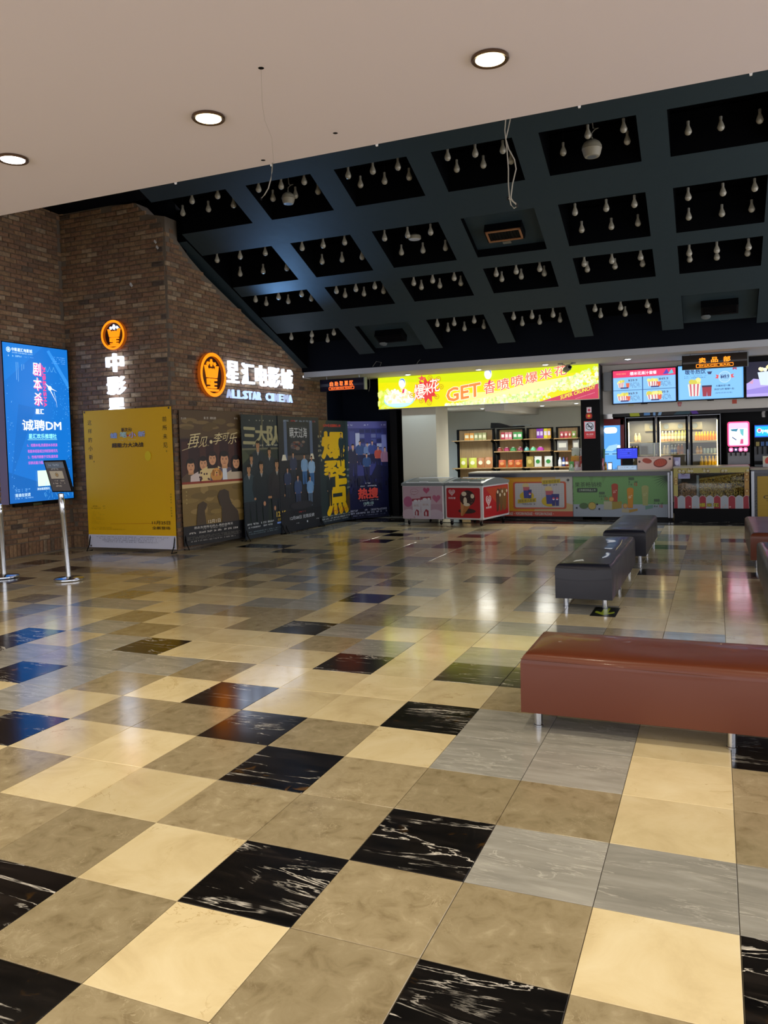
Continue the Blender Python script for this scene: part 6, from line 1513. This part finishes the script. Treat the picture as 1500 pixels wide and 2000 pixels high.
for pa, pb_, lab in ((1111, 1142, 'left clear acrylic tray holding small packets'), (1149, 1181, 'right clear acrylic tray holding small packets')):
    a = at_y(pa, 900, 13.66); b = at_y(pb_, 900, 13.66); w_ = b.x - a.x
    tt = thing('acrylic_tray', lab, 'tray', (a.x, 13.65, ZK)); MB().box(0, w_, 0, .004, 0, .07, M_GLASS).build('front_wall', tt); MB().box(0, .004, 0, .15, 0, .07, M_GLASS).build('side_wall', tt); MB().box(w_ - .004, w_, 0, .15, 0, .07, M_GLASS).build('side_wall', tt); MB().box(0, w_, 0, .15, 0, .003, M_GLASS).build('tray_floor', tt)
on(bottle, 1181, 1185.5, 902, 'small orange bottle between sweets and till', '#c88020', '#a05818', '#d8a040')
a = at_y(1187, 900, YK); b = at_y(1195.5, 904.5, YK)
tt = thing('card_reader', 'small glowing white card reader beside the till', 'card reader', ((a.x + b.x) / 2, YK, ZK)); w_ = b.x - a.x
MB().box(-w_ / 2, w_ / 2, -.02, .03, 0, b.z - ZK + .02, M_GREYPL, .004).build('case', tt); MB().box(-w_ * .42, w_ * .42, -.0215, -.02, .012, b.z - ZK, em('#e0ecff', 1.6)).build('screen', tt)
a = at_y(1204.5, 897, YK); b = at_y(1246, 874, YK); w_ = b.x - a.x
tt = thing('till', 'till with blue touch screen standing on the counter', 'till', ((a.x + b.x) / 2, YK, ZK))
MB().box(-w_ / 2, w_ / 2, -.0, .03, a.z - ZK, b.z - ZK, M_BLK, .004).build('monitor', tt)
A = Art(w_ * .93, (b.z - a.z) * .88, -.002); A.mk = lambda c: em(c, 1.1); A.rect(0, 0, 1, 1, '#2438e0'); 
for k in range(3): A.rect(.12, .25 + k * .2, .7, .3 + k * .2, '#3c58f0')
A.rect(.52, .45, .62, .62, '#1020a0'); A.small(.1, .9, .85, .05, '#7890ff'); A.build('display', tt).location = (-w_ * .465, 0, a.z - ZK + (b.z - a.z) * .06)
MB().box(-.1, .1, .03, .07, 0.03, a.z - ZK + .1, M_BLK).box(-.12, .12, -.03, .12, 0, .03, M_BLK).build('stand', tt)
a = at_y(1205, 913, 13.6); b = at_y(1244, 903, 13.6); w_ = b.x - a.x
tt = thing('menu_stand', 'low sloping white menu stand in front of the till', 'menu', ((a.x + b.x) / 2, 13.58, ZK)); MB().prismx([(0, 0), (.1, 0), (.1, .085), (.08, .085)], -w_ / 2, w_ / 2, mat('pale_blue_plastic', '#98b0c8', .35)).build('wedge', tt)
o = Art(w_ * .9, .09, -.002); o.rect(0, 0, 1, 1, '#b8c8d8'); [o.small(.05 + .3 * k, .28 + .3 * k, .55, .15, '#604848', seed=k) for k in range(3)]; o = o.build('printed_face', tt); o.location = (-w_ * .45, .005, .006); o.rotation_euler.x = R(-42)
a = at_y(1245, 912, 13.62); b = at_y(1313, 891, 13.62); w_, h_ = b.x - a.x, b.z - ZK
tt = thing('sausage_box', 'pink-beige card box with grilled sausage pictures on counter', 'box', (a.x, 13.62, ZK)); MB().box(0, w_, 0, .22, 0, h_, mat('card_beige', '#a88c80', .5), .003).build('box', tt)
A = Art(w_, h_, -.001); A.rect(0, 0, 1, 1, '#b89a8e'); A.ell(.28, .68, .14, .2, '#8c3828', 18, rot=-12); A.ell(.66, .5, .2, .34, '#6c2820', 22, rot=10); A.ell(.66, .52, .17, .26, '#a0402c', 20, rot=10)
for k in range(6): A.line(.53 + k * .05, .32 + .02 * k, .57 + k * .05, .7 + .02 * k, .006, '#5c2018')
for u, v in ((.06, .62), (.93, .8)): A.ell(u, v, .035, c='#3c2c30', n=14)
A.small(.12, .2, .5, .08, '#8c6c60'); A.small(.4, .52, .85, .05, '#6c4c44'); A.build('printed_face', tt)
a = at_y(1250, 905, 13.95); b = at_y(1310, 864, 13.95); w_, h_ = b.x - a.x, b.z - ZK
tt = thing('glass_case', 'clear glass warming case behind the sausage box', 'display case', (a.x, 13.85, ZK)); g_ = MB(); g_.box(0, w_, 0, .004, 0, h_, M_GLASS).box(0, .004, 0, .3, 0, h_, M_GLASS).box(w_ - .004, w_, 0, .3, 0, h_, M_GLASS).box(0, w_, 0, .3, h_ - .004, h_, M_GLASS); g_.build('glass_panes', tt)
MB().box(w_ * .45, w_ * .47, 0, .3, 0, h_, mat('case_edge', '#9aa8a8', .3)).box(0, w_, -.003, .0, h_ - .01, h_, mat('case_edge')).build('frame', tt); MB().box(.02, w_ - .02, .02, .28, 0, .05, M_STEEL).build('heating_plate', tt)
on(pouch, 1314.5, 1329, 893, 'silvery lavender bag right of the sausage box', '#9c98b8', '#c8c8e0', Y=13.8, depth=.08)

# ------------------------------------------------------------------ small things on walls and ceiling
wirem = mat('pale_cable', '#a8a48c', .5)
def cable(lab, pts, r_=.004):
    t = thing('loose_cable', lab, 'cable', pts[0]); P0 = Vector(pts[0]); MB().tube([tuple(Vector(p) - P0) for p in pts], r_, wirem, 6).build('wire', t); MB().lathe([(r_ * 1.6, -.01), (r_ * 1.6, .01)], M_BLK, c=tuple(Vector(pts[-1]) - P0), n=6).build('wire_end', t); return t
q = lambda x, y, Y=2.66: tuple(at_y(x, y, Y))
cable('short pale cable hanging from the white ceiling edge', [tuple(at_z(532, 318, HC)), q(531, 335), q(529, 350), q(524, 368), q(517, 380), q(510, 388)])
cable('long looped pale cable hanging at the ceiling edge, left strand', [(at_y(989, 232, 2.6).x, 2.598, HC + .04), q(986, 255), q(990, 290), q(993, 330), q(993, 360), q(995, 385), q(998, 400), q(1004, 407), q(1010, 403), q(1008, 398), q(1000, 390), q(992, 388)])
cable('long looped pale cable hanging at the ceiling edge, right strand', [(at_y(1001, 232, 2.6).x, 2.598, HC + .05), q(993, 250), q(988, 272), q(994, 292), q(1005, 312), q(1008, 330), q(1001, 360), q(998, 385), q(1000, 392), q(1010, 401)])
for px, py, s in ((510, 133, 'upper'), (655, 260, 'right-hand'), (514, 313, 'lowest')):
    p = at_z(px, py, HC); t = thing('ceiling_hole', s + ' small dark cable hole in the white ceiling', 'hole', (p.x, p.y, HC)); MB().lathe([(.012, -.001), (.016, -.0005)], M_BLK, n=8).build('rim', t); MB().lathe([(.011, -.0014), (.01, -.0012)], M_BLK, n=8).build('opening', t)
p = at_z(510, 136, HC)
cable('hair-thin wire drooping from the upper ceiling hole', [(p.x, p.y, HC - .001), tuple(at_z(512, 200, HC - .03)), tuple(at_z(517, 235, HC - .03)), tuple(at_z(531, 270, HC - .02)), tuple(at_z(533, 300, HC - .01)), (at_z(532, 316, HC).x, 2.58, HC - .004)], .0006)
for i, (px, py) in enumerate(((335, 353), (525, 318), (737, 283), (1134, 213), (1466, 150))):
    p = at_z(px, py, HC); t = thing('edge_clip', 'small white clip on the ceiling edge, %s from the left' % ('first', 'second', 'third', 'fourth', 'fifth')[i], 'clip', (p.x, 2.605, HC))
    MB().prism([(-.014, .03), (.014, .03), (.006, -.012), (-.006, -.012)], -.004, .004, M_WPLAST).build('clip_body', t)
for px, py, s, lab in ((303, 472, .05, 'upper torn paper scrap on the brick above the emblem'), (307, 483, .05, 'middle torn paper scrap on the brick above the emblem'), (256, 556, .06, 'lower torn paper scrap on the brick above the emblem')):
    p = at_y(px, py, YF - .02); tag(MB().prism([(-s * .5, 0), (s * .2, -s * .7), (s * .6, -s * .3), (s * .1, s * .5), (-s * .3, s * .6)], -.004, .0, M_WPLAST).build('paper_scrap', loc=tuple(p)), lab, 'paper')
for px, lab, pts in ((740, 'thin curled wire on the dark header above the soffit', [(728, 716), (735, 706), (745, 708), (742, 716)]), (820, 'short pale wire sticking up behind the soffit', [(814, 711), (817, 706), (821, 702)]), (722, 'long thin wire hanging beside the ticket sign', [(721, 731), (722, 745), (722, 756), (720, 765)])):
    Yw = 12.25 if px != 722 else 12.7; cable(lab, [tuple(at_y(x, y, Yw)) for x, y in pts], .004)
